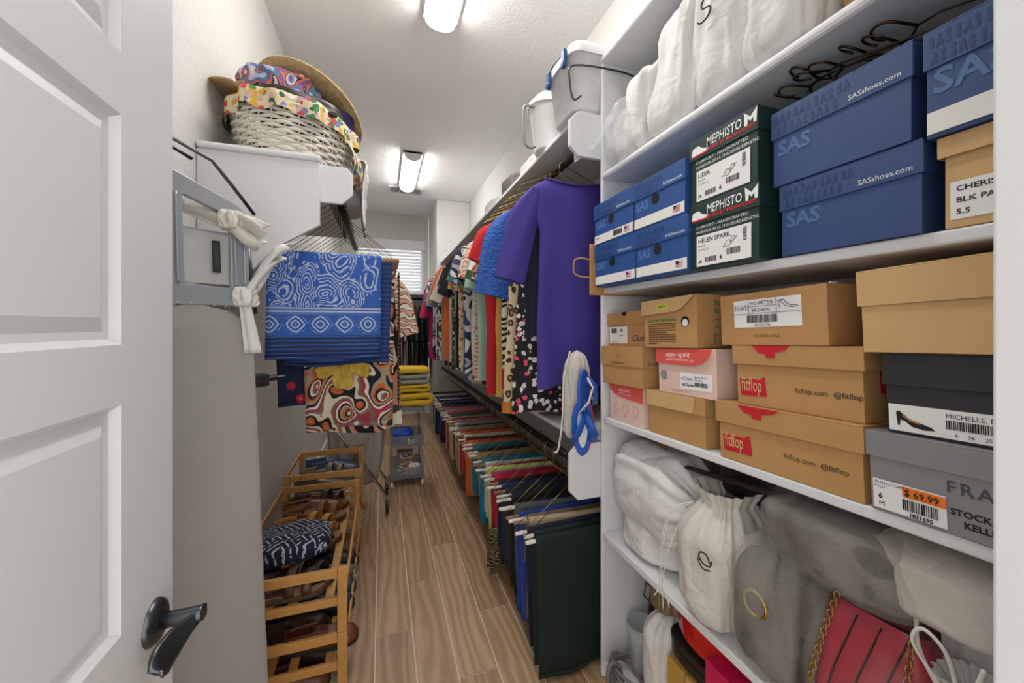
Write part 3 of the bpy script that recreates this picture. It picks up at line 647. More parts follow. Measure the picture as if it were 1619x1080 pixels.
# --- top shelf
def onshelf(u, X, z): p = atX(u, 500, X); return (X, p.y, z)
t = bag('plastic_bag', 'clear plastic bag spilling over the end of the top shelf', 'plastic bag', (.88, 1.16, Z1 + .001), .19, .26, .22, 1.3, M_CLEAR, fold=.10, p=3)
def wisp(a, b): return Vector((-.09 - .13 * a, -.10 - .06 * a + .05 * (b - .5) * (1 - a) * 2, .15 - .05 * a + (b - .5) * .16 * (1 - .8 * a) + .012 * math.sin(b * 14 + a * 4)))
MB().grid(wisp, 12, 14).build('plastic_wisp', M_CLEAR, t, smooth=True)
softbag(.15, .2, .20, 4.2, fold=.06).build('cloth_inside', M_COTTON2, t, smooth=True, sub=1)
tb = bag('dust_bag', 'narrow white cotton dust bag beside the clear plastic bag', 'dust bag', onshelf(1046, .90, Z1 + .001), .14, .24, .30, 2.1, M_COTTON, p=3.4, fold=.10)
t = bag('dust_bag', 'tall slouching white dust bag with a red strap behind it', 'dust bag', onshelf(1105, .91, Z1 + .001), .20, .26, .385, 3.7, M_COTTON, p=3, fold=.12, lean=.10)
MB().tube([(-.055, .10, .25), (-.06, .11, .33), (-.04, .11, .39)], .008, 6, flat=.4).build('red_strap', M_REDQ, t)
t = bag('dust_bag', 'white dust bag with black script letter on its front', 'dust bag', onshelf(1180, .915, Z1 + .001), .20, .28, .385, 5.2, M_COTTON, p=3, fold=.10, lean=.12)
sc = [(0.02, .36), (.012, .372), (-.004, .372), (-.012, .360), (-.004, .350), (.012, .345), (.016, .333), (.004, .322), (-.014, .322), (-.024, .330)]
MB().tube(smooth_pts([(x * 1.05 + .01, -.148, z * 1.05 - .14) for x, z in sc]), .0022, 5).build('script_letter', M_INK, t)
bag('dust_bag', 'wide white dust bag leaning beside brown paper bag', 'dust bag', onshelf(1275, .90, Z1 + .001), .17, .27, .385, 6.9, M_COTTON, p=3.2, fold=.10, lean=.08)
t = thing('paper_bag', 'brown paper bag standing on the top shelf by the white dust bags', 'paper bag', (.86, .52, Z1 + .0005), (0, 0, R(-90)))
MB().box((0, 0, 0), (.14, .2, .30)).build('bag_body', M_KLIGHT, t, bevel=.004)
MB().add([(0, -.001, 0), (.14, -.001, 0), (.12, -.02, .14), (.02, -.02, .13)], [(0, 1, 2, 3)]).build('bag_fold', M_KRAFT, t, solid=.001)
bag('dust_bag', 'beige cloth pouch behind the door jamb end of the top shelf', 'dust bag', (.92, .30, Z1 + .001), .12, .2, .2, 8.2, clothmat('beige_cloth', '#c9ad86'), fold=.06)
# --- wire hangers lying on the blue boxes
M_WIRE = M('bronze_wire', '#4a3b2a', .3, .9, var=.1)
def hook_pts(z0, r=.022, stem=.03, n=12):
    pts = [(0, 0, z0), (0, 0, z0 + stem)]
    for i in range(n + 1):
        a = math.pi * 1.0 - math.pi * 1.25 * i / n
        pts.append((r + r * math.cos(a) - 0, 0, z0 + stem + r * math.sin(a)))
    return [(p[0] - (0 if i < 2 else 0), p[1], p[2]) for i, p in enumerate(pts)]
def wire_hanger_mesh(half=.20, drop=.12, r=.0013, bottom=True):
    b = MB(); b.tube(hook_pts(-.055, .020, .035), r * 1.15, 5)
    tri = [(0, 0, -.055), (-.03, 0, -.065), (-half + .01, 0, -.055 - drop + .01), (-half, 0, -.055 - drop)] + ([(half, 0, -.055 - drop), (half - .01, 0, -.055 - drop + .01), (.03, 0, -.065), (0, 0, -.055)] if bottom else [])
    b.tube(tri, r, 5)
    if not bottom: b.tube([(x * -1, y, z) for x, y, z in tri], r, 5)
    return b
hm = wire_hanger_mesh(.13, .10, .0022).mesh('wire_frame', M_WIRE, True)
for i in range(8):
    rh = random.Random(i + 5); D = Vector((-.80 + rh.uniform(-.15, .25), .40 + rh.uniform(-.5, .3), .22 + rh.uniform(-.1, .15))).normalized(); U = Vector((.15 + rh.uniform(-.3, .3), .75, .45 + rh.uniform(-.35, .2))); U = (U - D * U.dot(D)).normalized(); Yv = D.cross(U)
    p = atX(1195 + 26 * i, 500, .80)
    t = thing('wire_hanger', 'bronze wire hanger lying in the heap on top of the blue shoe boxes', 'hanger', (.795 + rh.uniform(0, .045), p.y + rh.uniform(-.02, .02), Z2 + .378 + .006 * (i % 3)), Matrix((( U.x, Yv.x, D.x), (U.y, Yv.y, D.y), (U.z, Yv.z, D.z))).to_euler(), 'wire hangers heaped on the shoe boxes')
    o = bpy.data.objects.new('wire_frame', hm); COL.objects.link(o); o.parent = t
# --- kraft paper bag at the end of the second shelf
t = thing('paper_bag', 'flat kraft paper bag with twisted paper handle beside small blue boxes', 'paper bag', (.722, 1.257, Z2), (0, 0, 0))
MB().box((0, 0, -.028), (.33, .010, .16)).build('bag_body', M_KRAFT, t, bevel=.003)
MB().tube(smooth_pts([(0, .003, .10), (-.03, .0, .104), (-.062, -.002, .098), (-.070, -.003, .075), (-.066, -.002, .048), (-.04, .0, .038), (0, .003, .036)]), .0032, 7).build('handle', M('paper_cord', '#b98a5c', .8), t, smooth=True)
# --- shelf four
Z4t = Z4 + .001
t = bag('dust_bag', 'flat folded white dust bag under the lying drawstring bag', 'dust bag', (.935, 1.10, Z4t), .28, .28, .13, 11, M_COTTON, fold=.08)
t = bag('drawstring_bag', 'plump white drawstring bag lying on its side at the shelf end', 'drawstring bag', (.89, 1.245, Z4t + .215), .22, .28, .42, 12.4, M_COTTON, rot=(R(90), 0, 0), neck=.42, mouth=.62, fold=.06)
drawstring(t, [(-.05, -.02, .35), (-.09, .03, .37), (-.13, -.05, .36), (-.14, -.16, .34), (-.13, -.25, .33)])
t = thing('handbag', 'tan leather tote handles standing up behind the lying drawstring bag', 'handbag', (1.00, 1.10, Z4t), (0, 0, R(-90)))
softbag(.20, .10, .28, 13, p=4, fold=.03).build('bag_body', M_TAN, t, smooth=True, sub=1)
for y_ in (-.02, .02): MB().tube([(-.06 + y_, y_, .25), (-.055 + y_, y_ - .08, .36), (-.03, y_ - .12, .405), (.03, y_ - .12, .405), (.05 + y_, y_ - .08, .36), (.06 + y_, y_, .25)], .010, 8, flat=.5).build('handle', M_TAN, t, smooth=True)
t = bag('drawstring_bag', 'upright white drawstring bag with black looped letter and long cords', 'drawstring bag', (.875, .80, Z4t), .19, .24, .345, 14.6, M_COTTON2, neck=.5, mouth=.7, p=3, fold=.06)
sc2 = [(.03, .20), (.022, .216), (.008, .214), (.004, .200), (.016, .190), (.03, .194)]
MB().tube(smooth_pts([(x * 1.3 + .03, -.133, z) for x, z in sc2] + [(.07, -.128, .207)]), .0018, 5).build('looped_letter', M_INK, t)
MB().tube(smooth_pts([(x * 1.3 + .03, -.133, z) for x, z in [(.0, .196), (.012, .178), (.03, .184)]]), .0018, 5).build('looped_letter', M_INK, t)
drawstring(t, [(-.05, -.07, .29), (-.085, -.11, .26), (-.09, -.13, .19), (-.10, -.135, .12), (-.085, -.135, .05), (-.06, -.14, .01)]); drawstring(t, [(-.05, -.07, .29), (-.10, -.11, .23), (-.105, -.13, .15), (-.10, -.14, .05), (-.11, -.15, .012)])
t = thing('handbag', 'dark woven bag strap lying across the tops of the white bags', 'handbag', (.97, .80, Z4t + .30), (0, 0, R(-90)))
softbag(.26, .12, .10, 15).build('bag_body', M_BLKL, t, smooth=True)
MB().tube([(-.14, -.10, .045), (-.05, -.12, .062), (.06, -.12, .075), (.16, -.10, .082)], .011, 7, flat=.6).build('strap', M('dark_weave', '#241d19', .7, bmp=1, bs=120, bd=.006), t, smooth=True)
def organza(label, loc, w, d, h, seed, rot=None, inner=.8, ring=True):
    t = bag('organza_bag', label, 'organza bag', loc, w, d, h, seed, M_ORG, rot=rot or (0, 0, R(-90)), neck=.45 if not rot else 0, mouth=.55, fold=.09, part='organza_shell')
    softbag(w * inner, d * inner, h * .78, seed + 3, fold=.05, p=3).build('fur_bag', M_FUR, t, smooth=True, sub=1, loc=(0, 0, .008))
    if ring: MB().tube([(.01 + .026 * math.cos(a), -d * .45, h * .52 + .026 * math.sin(a)) for a in [i * math.pi / 10 for i in range(20)]], .0035, 6, closed=True).build('gold_ring', M_GOLD, t, smooth=True)
    softbag(w * .93, d * .93, h * .9, seed + 7, fold=.13, p=2.6).build('organza_fold', M_ORG, t, smooth=True, sub=1, loc=(0, 0, .004))
    return t
organza('upright sheer grey organza bag holding a dark furry purse with ring', (.865, .635, Z4t), .205, .24, .335, 16.2)
organza('sheer organza bag lying flat over the furry purses under the shelf', (.90, .515, Z4t + .27), .30, .26, .15, 17.4, rot=(R(0), R(0), R(-90)), inner=.86, ring=False)
t = thing('shoulder_bag', 'red quilted bag with gold chain strap inside a clear plastic bag', 'handbag', (.855, .465, Z4t), (R(-10), 0, R(-84)))
def rq(tt, a):
    ph = 2 * math.pi * a; c, s = math.cos(ph), math.sin(ph); sq = lambda q, e: math.copysign(abs(q) ** e, q)
    rr = 1 if .06 < tt < .94 else .86
    x = .088 * sq(c, .35) * rr * (1 - .12 * tt); y = .05 * sq(s, .5) * rr
    return (x, y + (-.004 * abs(math.sin(x * 60 + tt * 9)) if s < 0 else 0), .235 * tt)
MB().grid(rq, 24, 40, False, True).add([(.07 * math.cos(i * math.pi / 8), .035 * math.sin(i * math.pi / 8), .234) for i in range(16)], [tuple(range(16))]).build('bag_body', M_REDQ, t, smooth=True)
sb = MB()
for x_ in (-.045, -.01, .025): sb.tube([(x_ - .02, -.054, .01), (x_, -.058, .12), (x_ + .025, -.052, .225)], .0016, 5)
sb.build('piping', M_BLKL, t)
def chain(t, p, q, n):
    b = MB(); p = Vector(p); q = Vector(q)
    for i in range(n):
        c = p.lerp(q, i / (n - 1)) + Vector((0, -.006 * math.sin(math.pi * i / (n - 1)), 0)); o_ = R(45 if i % 2 else -45)
        b.tube([c + Vector((.0052 * math.cos(a) * math.cos(o_) , .0052 * math.cos(a) * math.sin(o_), .0075 * math.sin(a))) for a in [k_ * math.pi / 4 for k_ in range(8)]], .0014, 4, closed=True)
    b.build('chain_strap', M_GOLD, t, smooth=True)
chain(t, (-.085, -.052, .06), (-.055, -.05, .24), 20); chain(t, (.055, -.062, .0), (.055, -.05, .235), 25)
softbag(.225, .16, .29, 19, neck=.5, mouth=.9, fold=.06).build('plastic_cover', sheer('clear_film', '#f0eceb', .05, .08, 0, .35, 7, (1, 1, .5)), t, smooth=True)
t = bag('drawstring_bag', 'small white drawstring pouch with tied cord in front of big white bag', 'drawstring bag', (.845, .335, Z4t), .135, .15, .235, 20.3, M_COTTON, neck=.3, mouth=.6, fold=.06)
drawstring(t, [(0, -.03, .20), (-.02, -.05, .235), (-.045, -.055, .275), (-.035, -.05, .30), (-.01, -.05, .285), (.0, -.045, .24)], .003); drawstring(t, [(0, -.03, .20), (.02, -.05, .25), (.03, -.05, .29)], .003); drawstring(t, [(-.02, -.03, .20), (-.05, -.03, .26), (-.055, -.02, .33)], .003)
bag('dust_bag', 'big plain white dust bag filling the shelf end by the jamb', 'dust bag', (.985, .30, Z4t), .22, .20, .34, 21.5, M_COTTON, p=4, fold=.05)
bag('dust_bag', 'pale rounded dust bag resting on the red bag and pouch', 'dust bag', (.93, .375, Z4t + .285), .21, .24, .125, 22.1, M_COTTON2, p=3, fold=.04)
# --- base shelf
B0 = .061
t = thing('plastic_cup', 'frosted clear plastic vase cup on the base shelf', 'cup', (.895, 1.19, B0))
MB().lathe([(.001, 0), (.036, 0), (.040, .01), (.046, .12), (.054, .175), (.051, .175), (.043, .12), (.037, .012), (.001, .008)], 28).build('cup_wall', sheer('frosted_plastic', '#d5d9da', .42, .3), t, smooth=True)
MB().tube([(.053 * math.cos(a), .053 * math.sin(a), .175) for a in [i * math.pi / 14 for i in range(28)]], .002, 6, closed=True).build('rim', MATS['frosted_plastic'], t, smooth=True)
t = thing('power_cord', 'coiled grey power cord tied in a bundle beside the cup', 'cord', (.84, 1.15, B0))
for q in range(6):
    pts = [(.052 * math.sin(a) * (1 + .1 * q) + .006 * q - .03, .10 * math.cos(a) * (1 - .05 * q), .012 + .010 * q + .014 * math.sin(2 * a + q)) for a in [i * math.pi / 14 for i in range(28)]]
    MB().tube(pts, .006, 7, closed=True).build('cord_loop', M('grey_cable', '#6e6a66', .5), t, smooth=True)
MB().tube([(-.085 + .028 * math.cos(a), .01 * math.sin(a), .045 + .05 * math.sin(a)) for a in [i * math.pi / 10 for i in range(20)]], .0065, 7, closed=True).build('cord_tie', MATS['grey_cable'], t, smooth=True)
t = bag('dust_bag', 'long white cloth bag slumped on the base shelf behind the cord', 'dust bag', (.91, 1.045, B0), .12, .20, .33, 23.1, M_COTTON, fold=.07)
t = thing('belt', 'dark leather belt with steel buckle hanging over the cloth bag', 'belt', (.985, 1.09, B0 + .22))
MB().tube([(-.11, .02, -.05), (-.115, .02, .06), (-.10, .02, .15), (-.02, .02, .19), (.06, .02, .17)], .016, 8, flat=.25).build('strap', M_BLKL, t, smooth=True)
MB().tube([(-.125, .0, .10), (-.125, .042, .10), (-.118, .042, .145), (-.118, .0, .145)], .003, 6, closed=True).build('buckle', M_STEEL, t)
t = bag('handbag', 'brown ribbed knit purse wedged beside the glossy red purse', 'handbag', (.91, 1.04, B0 + .335), .11, .16, .12, 24.4, pat('vstripe', ['#6b5a40', '#8a7656'], 90, 'brown_knit'), fold=.04)
t = thing('gift_box', 'tall gold gift box under the black leather purse', 'box', (.82, .968, B0), (0, 0, R(-90)))
MB().box((0, 0, 0), (.160, .2, .255)).build('box_body', M('gold_board', '#c79c4e', .45, .15), t, bevel=.002); MB().box((.068, -.001, 0), (.072, .2005, .2555)).build('box_seam', M('gold_seam', '#8d6c30', .5), t)
t = thing('clutch_purse', 'black leather clutch purse lying on the gold box', 'handbag', (.815, .985, B0 + .2565), (0, 0, R(-90)))
softbag(.26, .20, .05, 25, p=4, fold=.02).build('purse_body', M_BLKL, t, smooth=True, sub=1, loc=(.115, .115, 0)); softbag(.25, .19, .03, 26, p=4, fold=.02).build('purse_flap', M_BLKL, t, smooth=True, sub=1, loc=(.112, .105, .042))
t = bag('clutch_purse', 'glossy red patent purse on top of the black clutch', 'handbag', (.925, .865, B0 + .332), .25, .20, .125, 27.7, M_REDP, p=2.2, fold=.03)
t = thing('gift_box', 'magenta gift box standing beside the gold box', 'box', (.80, .800, B0), (0, 0, R(-90)))
MB().box((0, 0, 0), (.25, .22, .385)).build('box_body', M('magenta_board', '#cc1250', .4, var=.15, vs=30), t, bevel=.003); MB().box((-.002, -.002, .30), (.252, .222, .388)).build('box_lid', MATS['magenta_board'], t, bevel=.003)
t = bag('handbag', 'grey cloth bundle behind the small white drawstring pouch', 'handbag', (.97, .50, Z4t), .16, .13, .2, 28, clothmat('grey_cloth', '#77716c'), fold=.06)
# --- flip flops and pouch hanging on the unit end
t = thing('hanging_pouch', 'white drawstring pouch hanging from the lower rail with long cord', 'pouch', (.715, SY1 + .06, .86), (0, 0, R(-20)))
softbag(.095, .06, .34, 29, p=3.5, fold=.10).build('pouch_cloth', M_COTTON2, t, smooth=True, sub=1, loc=(0, 0, .02)); drawstring(t, [(-.03, -.03, .36), (-.055, -.045, .25), (-.06, -.05, .12), (-.075, -.05, .0), (-.09, -.05, -.02)], .004)
t = thing('flip_flop', 'blue white and red flip-flop sandal with wide blue straps', 'sandal', (.700, SY1 - .012, .84), (0, 0, R(-12)))
ol = [(.040 * math.cos(a) * (1 + .15 * math.sin(a)), .10 + .105 * math.sin(a)) for a in [i * math.pi / 12 for i in range(24)]]
MB().prism(ol, 0, .010).build('sole', M('royal_blue_foam', '#1f58b8', .5), t, bevel=.003); MB().prism([(p[0] * 1.02 + .006, p[1]) for p in ol], .0102, .016).build('sole_edge', M('red_foam', '#c02a30', .5), t)
MB().prism([(p[0] * .5, p[1] * .7 + .03) for p in ol], -.002, 0).build('insole', M('white_foam', '#dfe2e6', .6), t)
for x_ in (-1, 1): MB().tube([(x_ * .038, .004, .05), (x_ * .032, -.035, .08), (x_ * .012, -.042, .13), (0, -.012, .16)], .016, 8, flat=.3).build('strap', MATS['royal_blue_foam'], t, smooth=True)
t = thing('flip_flop', 'blue sandal turned sideways hanging above the blue white red one', 'sandal', (.715, SY1 - .004, .97), (0, 0, R(35)))
MB().prism([(p[0], p[1] * .9) for p in ol], 0, .012).build('sole', MATS['royal_blue_foam'], t, bevel=.003)
for x_ in (-1, 1): MB().tube([(x_ * .034, .004, .03), (x_ * .030, -.03, .07), (x_ * .010, -.036, .12), (0, -.01, .15)], .014, 8, flat=.3).build('strap', MATS['white_foam'] if x_ < 0 else MATS['royal_blue_foam'], t, smooth=True)
# --- bins on the upper right shelf
UB = 2.112 + .0205
M_BIN = sheer('translucent_bin', '#eceeee', .86, .3); M_BINW = M('bin_white', '#e6e7e6', .4, var=.02, bmp=.1, bs=60)
def tub(prof_w, prof_d, h, r=.045, flare=.16, n=8):
    def ring(w, d, z):
        pts = []
        for cx, cy, a0 in ((w - r, d - r, 0), (-w + r, d - r, 90), (-w + r, -d + r, 180), (w - r, -d + r, 270)):
            for i in range(n): a = R(a0 + 90 * i / (n - 1)); pts.append((cx + r * math.cos(a), cy + r * math.sin(a), z))
        return pts
    return ring
t = thing('storage_bin', 'white lidded storage bin with blue clips and brown contents beside the shelving', 'bin', (.815, 1.40, UB))
rg_ = tub(0, 0, 0); L = [(.125, .10, .0), (.13, .105, .006), (.15, .125, .20), (.155, .13, .20)]
b = MB(); vs = []; nr = 32
for w_, d_, z_ in L: vs += rg_(w_, d_, z_)
b.add(vs, [(i * nr + j, i * nr + (j + 1) % nr, (i + 1) * nr + (j + 1) % nr, (i + 1) * nr + j) for i in range(len(L) - 1) for j in range(nr)] + [tuple(range(nr))[::-1]])
b.build('bin_body', M_BIN, t, smooth=True)
b = MB(); L = [(.160, .135, .19), (.162, .137, .215), (.150, .125, .235), (.10, .08, .245)]; vs = []
for w_, d_, z_ in L: vs += rg_(w_, d_, z_)
b.add(vs, [(i * nr + j, i * nr + (j + 1) % nr, (i + 1) * nr + (j + 1) % nr, (i + 1) * nr + j) for i in range(len(L) - 1) for j in range(nr)] + [tuple(range((len(L) - 1) * nr, len(L) * nr))])
b.build('bin_lid', M_BINW, t, smooth=True)
MB().box((-.10, -.085, .008), (.10, .08, .155)).build('contents', M('brown_contents', '#8c6c5c', .7, var=.3, vs=15), t, bevel=.01)
for y_ in (-.08, .06):
    MB().box((-.176, y_ - .012, .15), (-.160, y_ + .012, .215)).tube([(-.17, y_, .16), (-.175, y_, .16), (-.18, y_, .16)], .014, 12).build('clip', M('blue_clip', '#24497e', .4), t, bevel=.003)
MB().tube([(-.172, -.08, .20), (-.178, -.01, .205), (-.172, .06, .20)], .003, 6).build('clip_bar', MATS['blue_clip'], t)
MB().tube(smooth_pts([(-.12, -.122, .03), (-.16, -.14, .0), (-.175, -.14, .06), (-.16, -.145, .12), (.05, -.14, .14), (.14, -.13, .13)]), .0035, 6).build('bail_handle', M_GUN, t, smooth=True)
t = thing('bucket', 'white plastic bucket with grey wire handle behind the lidded bin', 'bucket', (.775, 1.70, UB))
MB().lathe([(.001, 0), (.085, 0), (.09, .01), (.112, .20), (.118, .205), (.122, .225), (.116, .23), (.09, .26), (.045, .285), (.001, .29)], 32).build('bucket_body', M_BINW, t, smooth=True)
MB().tube([(.119 * math.cos(a), .119 * math.sin(a), .19 - .02 * math.cos(a)) for a in [i * math.pi / 16 for i in range(32)]], .006, 6, closed=True).build('collar', M_BINW, t, smooth=True)
MB().tube(smooth_pts([(-.112, -.03, .19), (-.15, -.035, .19), (-.165, -.035, .16), (-.16, -.035, .03), (-.135, -.035, .0), (-.105, -.03, .01)]), .0055, 7).build('wire_handle', M('grey_wire', '#8b8b88', .45), t, smooth=True)
for i, (y_, h_) in enumerate(((2.02, .12), (2.4, .16), (2.85, .14))):
    t = bag('folded_linen', ['folded white linen on the upper rail shelf behind the bucket', 'folded grey linen pile on the upper rail shelf', 'rolled white blanket far along the upper rail shelf'][i], 'linen', (.90, y_, UB), .28, .3, h_, 31 + i, M_COTTON if i != 1 else MATS['grey_cloth'], fold=.05, p=4)
# ================================================================ clothes on the right rails
M_HGOLD = M('brass_wire', '#a58a4a', .3, .9, var=.1); M_TUBE = M('cardboard_tube', '#e6e1d8', .7, var=.05); M_DOWEL = M('wood_dowel', '#9c7f63', .6, var=.15)
hang_top = wire_hanger_mesh(.19, .085, .0016, False).mesh('wire_frame', M_WIRE, True); hang_top2 = wire_hanger_mesh(.19, .085, .0016, False).mesh('wire_frame', M_HGOLD, True)
def garment(name, label, cat, x, y, zn, L, sh, body, mat, sleeve=0.0, sw=.085, neck=.075, flare=.0, seed=0, thick=.02, collar=None, hem=None, group=None, sdir=.25, hemh=.06, straps=False, fold=.012, rz=0.0):
    t = thing(name, label, cat, (x, y, zn), (0, 0, R(rz)), group)
    nr = 14; k = 32; sv = Vector((seed * 3.7, seed * 1.9, seed))
    zl = [0, -.015, -.045, -.075, -.13, -.20] if not straps else [0, -.01, -.03, -.06, -.1, -.16]
    al = [neck, neck + .03, sh * .86, sh * .97, (sh * .6 + body * .4), body] if not straps else [neck, body * .75, body * .88, body * .95, body, body]
    for i in range(1, nr): zl.append(zl[5] - (L + zl[5]) * i / (nr - 1)); al.append(body * (1 + flare * i / (nr - 1)))
    def row(i, a):
        ph = 2 * math.pi * a; c, s = math.cos(ph), math.sin(ph); tt = max(0, -zl[i] / L)
        x_ = al[i] * math.copysign(abs(c) ** .85, c); yb = thick * (.7 if i < 2 else 1) * math.copysign(abs(s) ** .75, s)
        f = fold * tt ** .7 * (math.sin(x_ * 34 + seed * 2 + 1.5 * noise.noise(sv + Vector((x_ * 4, 0, tt)))) + .8 * noise.noise(sv + Vector((x_ * 9, s, tt * 2))))
        return (x_ + .01 * noise.noise(sv + Vector((0, c, tt * 4))), yb + f, zl[i] + (.012 * math.sin(x_ * 22 + seed) if i == len(zl) - 1 else 0) + (.02 * (1 - (x_ / neck) ** 2) * -1 if i == 0 and not straps else 0))
    n = len(zl)
    b = MB().grid(lambda u, v: row(int(round(u * (n - 1))), v), n, k, False, True)
    b.build('garment_body', mat, t, smooth=True, sub=1)
    if hem:
        h0 = L - hemh
        def hr(u, v):
            r_ = row(n - 1, v); r2 = row(n - 2, v); q = .0 + u
            z0 = -h0; z_ = z0 + (-L - .004 - z0) * q; f = (z_ - r2[2]) / (r_[2] - r2[2])
            return (r2[0] + (r_[0] - r2[0]) * f) * 1.012, (r2[1] + (r_[1] - r2[1]) * f) + math.copysign(.002, math.sin(2 * math.pi * v)), z_
        MB().grid(hr, 3, k, False, True).build('hem_band', hem, t, smooth=True)
    if sleeve:
        for s_ in (-1, 1):
            def sf(u, v):
                ph = 2 * math.pi * v; c, s = math.cos(ph), math.sin(ph)
                p = Vector((s_ * (sh * (.74 + .10 * min(1, u * 3))), 0, -.070 + .02 * (1 - u))) + Vector((s_ * sdir, 0, -1)).normalized() * (sleeve * u)
                w_ = sw * (.30 + .74 * min(1, u / .35) ** .6) * (1.06 - .10 * u); nn = Vector((1, 0, s_ * sdir)).normalized()
                q = p + nn * (w_ * .62 * c) + Vector((0, thick * .9 * s + .005 * math.sin(c * 5 + u * 4 + seed), 0))
                if u > .95: q.z -= .0
                return q
            so = MB().grid(sf, 8, 16, False, True).build('sleeve', mat, t, smooth=True)
            if hem and sleeve > .1: MB().grid(lambda u, v: sf(.86 + .15 * u, v) + Vector((s_ * .0015, 0, 0)), 2, 16, False, True).build('cuff', hem, so, smooth=True)
    if collar: MB().tube([(neck * math.cos(a), thick * .8 * math.sin(a) * 1.1, -.018 * (1 - abs(math.cos(a))) + .004) for a in [i * math.pi / 10 for i in range(20)]], .006, 6, closed=True).build('collar', collar, t, smooth=True)
    return t
NZ = UZ - .105                               # neck height under the upper rod
def hanger_up(y, gold, lean=0, what=''):
    t = thing('wire_hanger', ('brass' if gold else 'dark') + ' wire hanger holding the ' + what, 'hanger', (RODX, y, UZ + .0), (0, 0, R(lean)), 'wire hangers on the upper right rod')
    o = bpy.data.objects.new('wire_frame', hang_top2 if gold else hang_top); COL.objects.link(o); o.parent = t; o.location = (-.020, 0, .018)
UG = 'tops and dresses on the upper right rail'
P, F_ = pat, fabric
yy = 1.50
t = garment('tee_shirt', 'purple short sleeved tee shirt hanging at the front of the rail', 'shirt', .775, yy, NZ + .005, .865, .235, .160, M('purple_jersey', '#42348c', .8, var=.06, vs=6, bmp=.15, bs=500), sleeve=.37, sw=.105, neck=.125, flare=.10, seed=2, thick=.028, fold=.016, sdir=.24)
MB().tube([(.128 * math.cos(a), .026 * math.sin(a), -.02 * (1 - math.cos(a) ** 2) + .002) for a in [i * math.pi / 14 for i in range(28)]], .005, 6, closed=True).build('neckband', MATS['purple_jersey'], t, smooth=True)
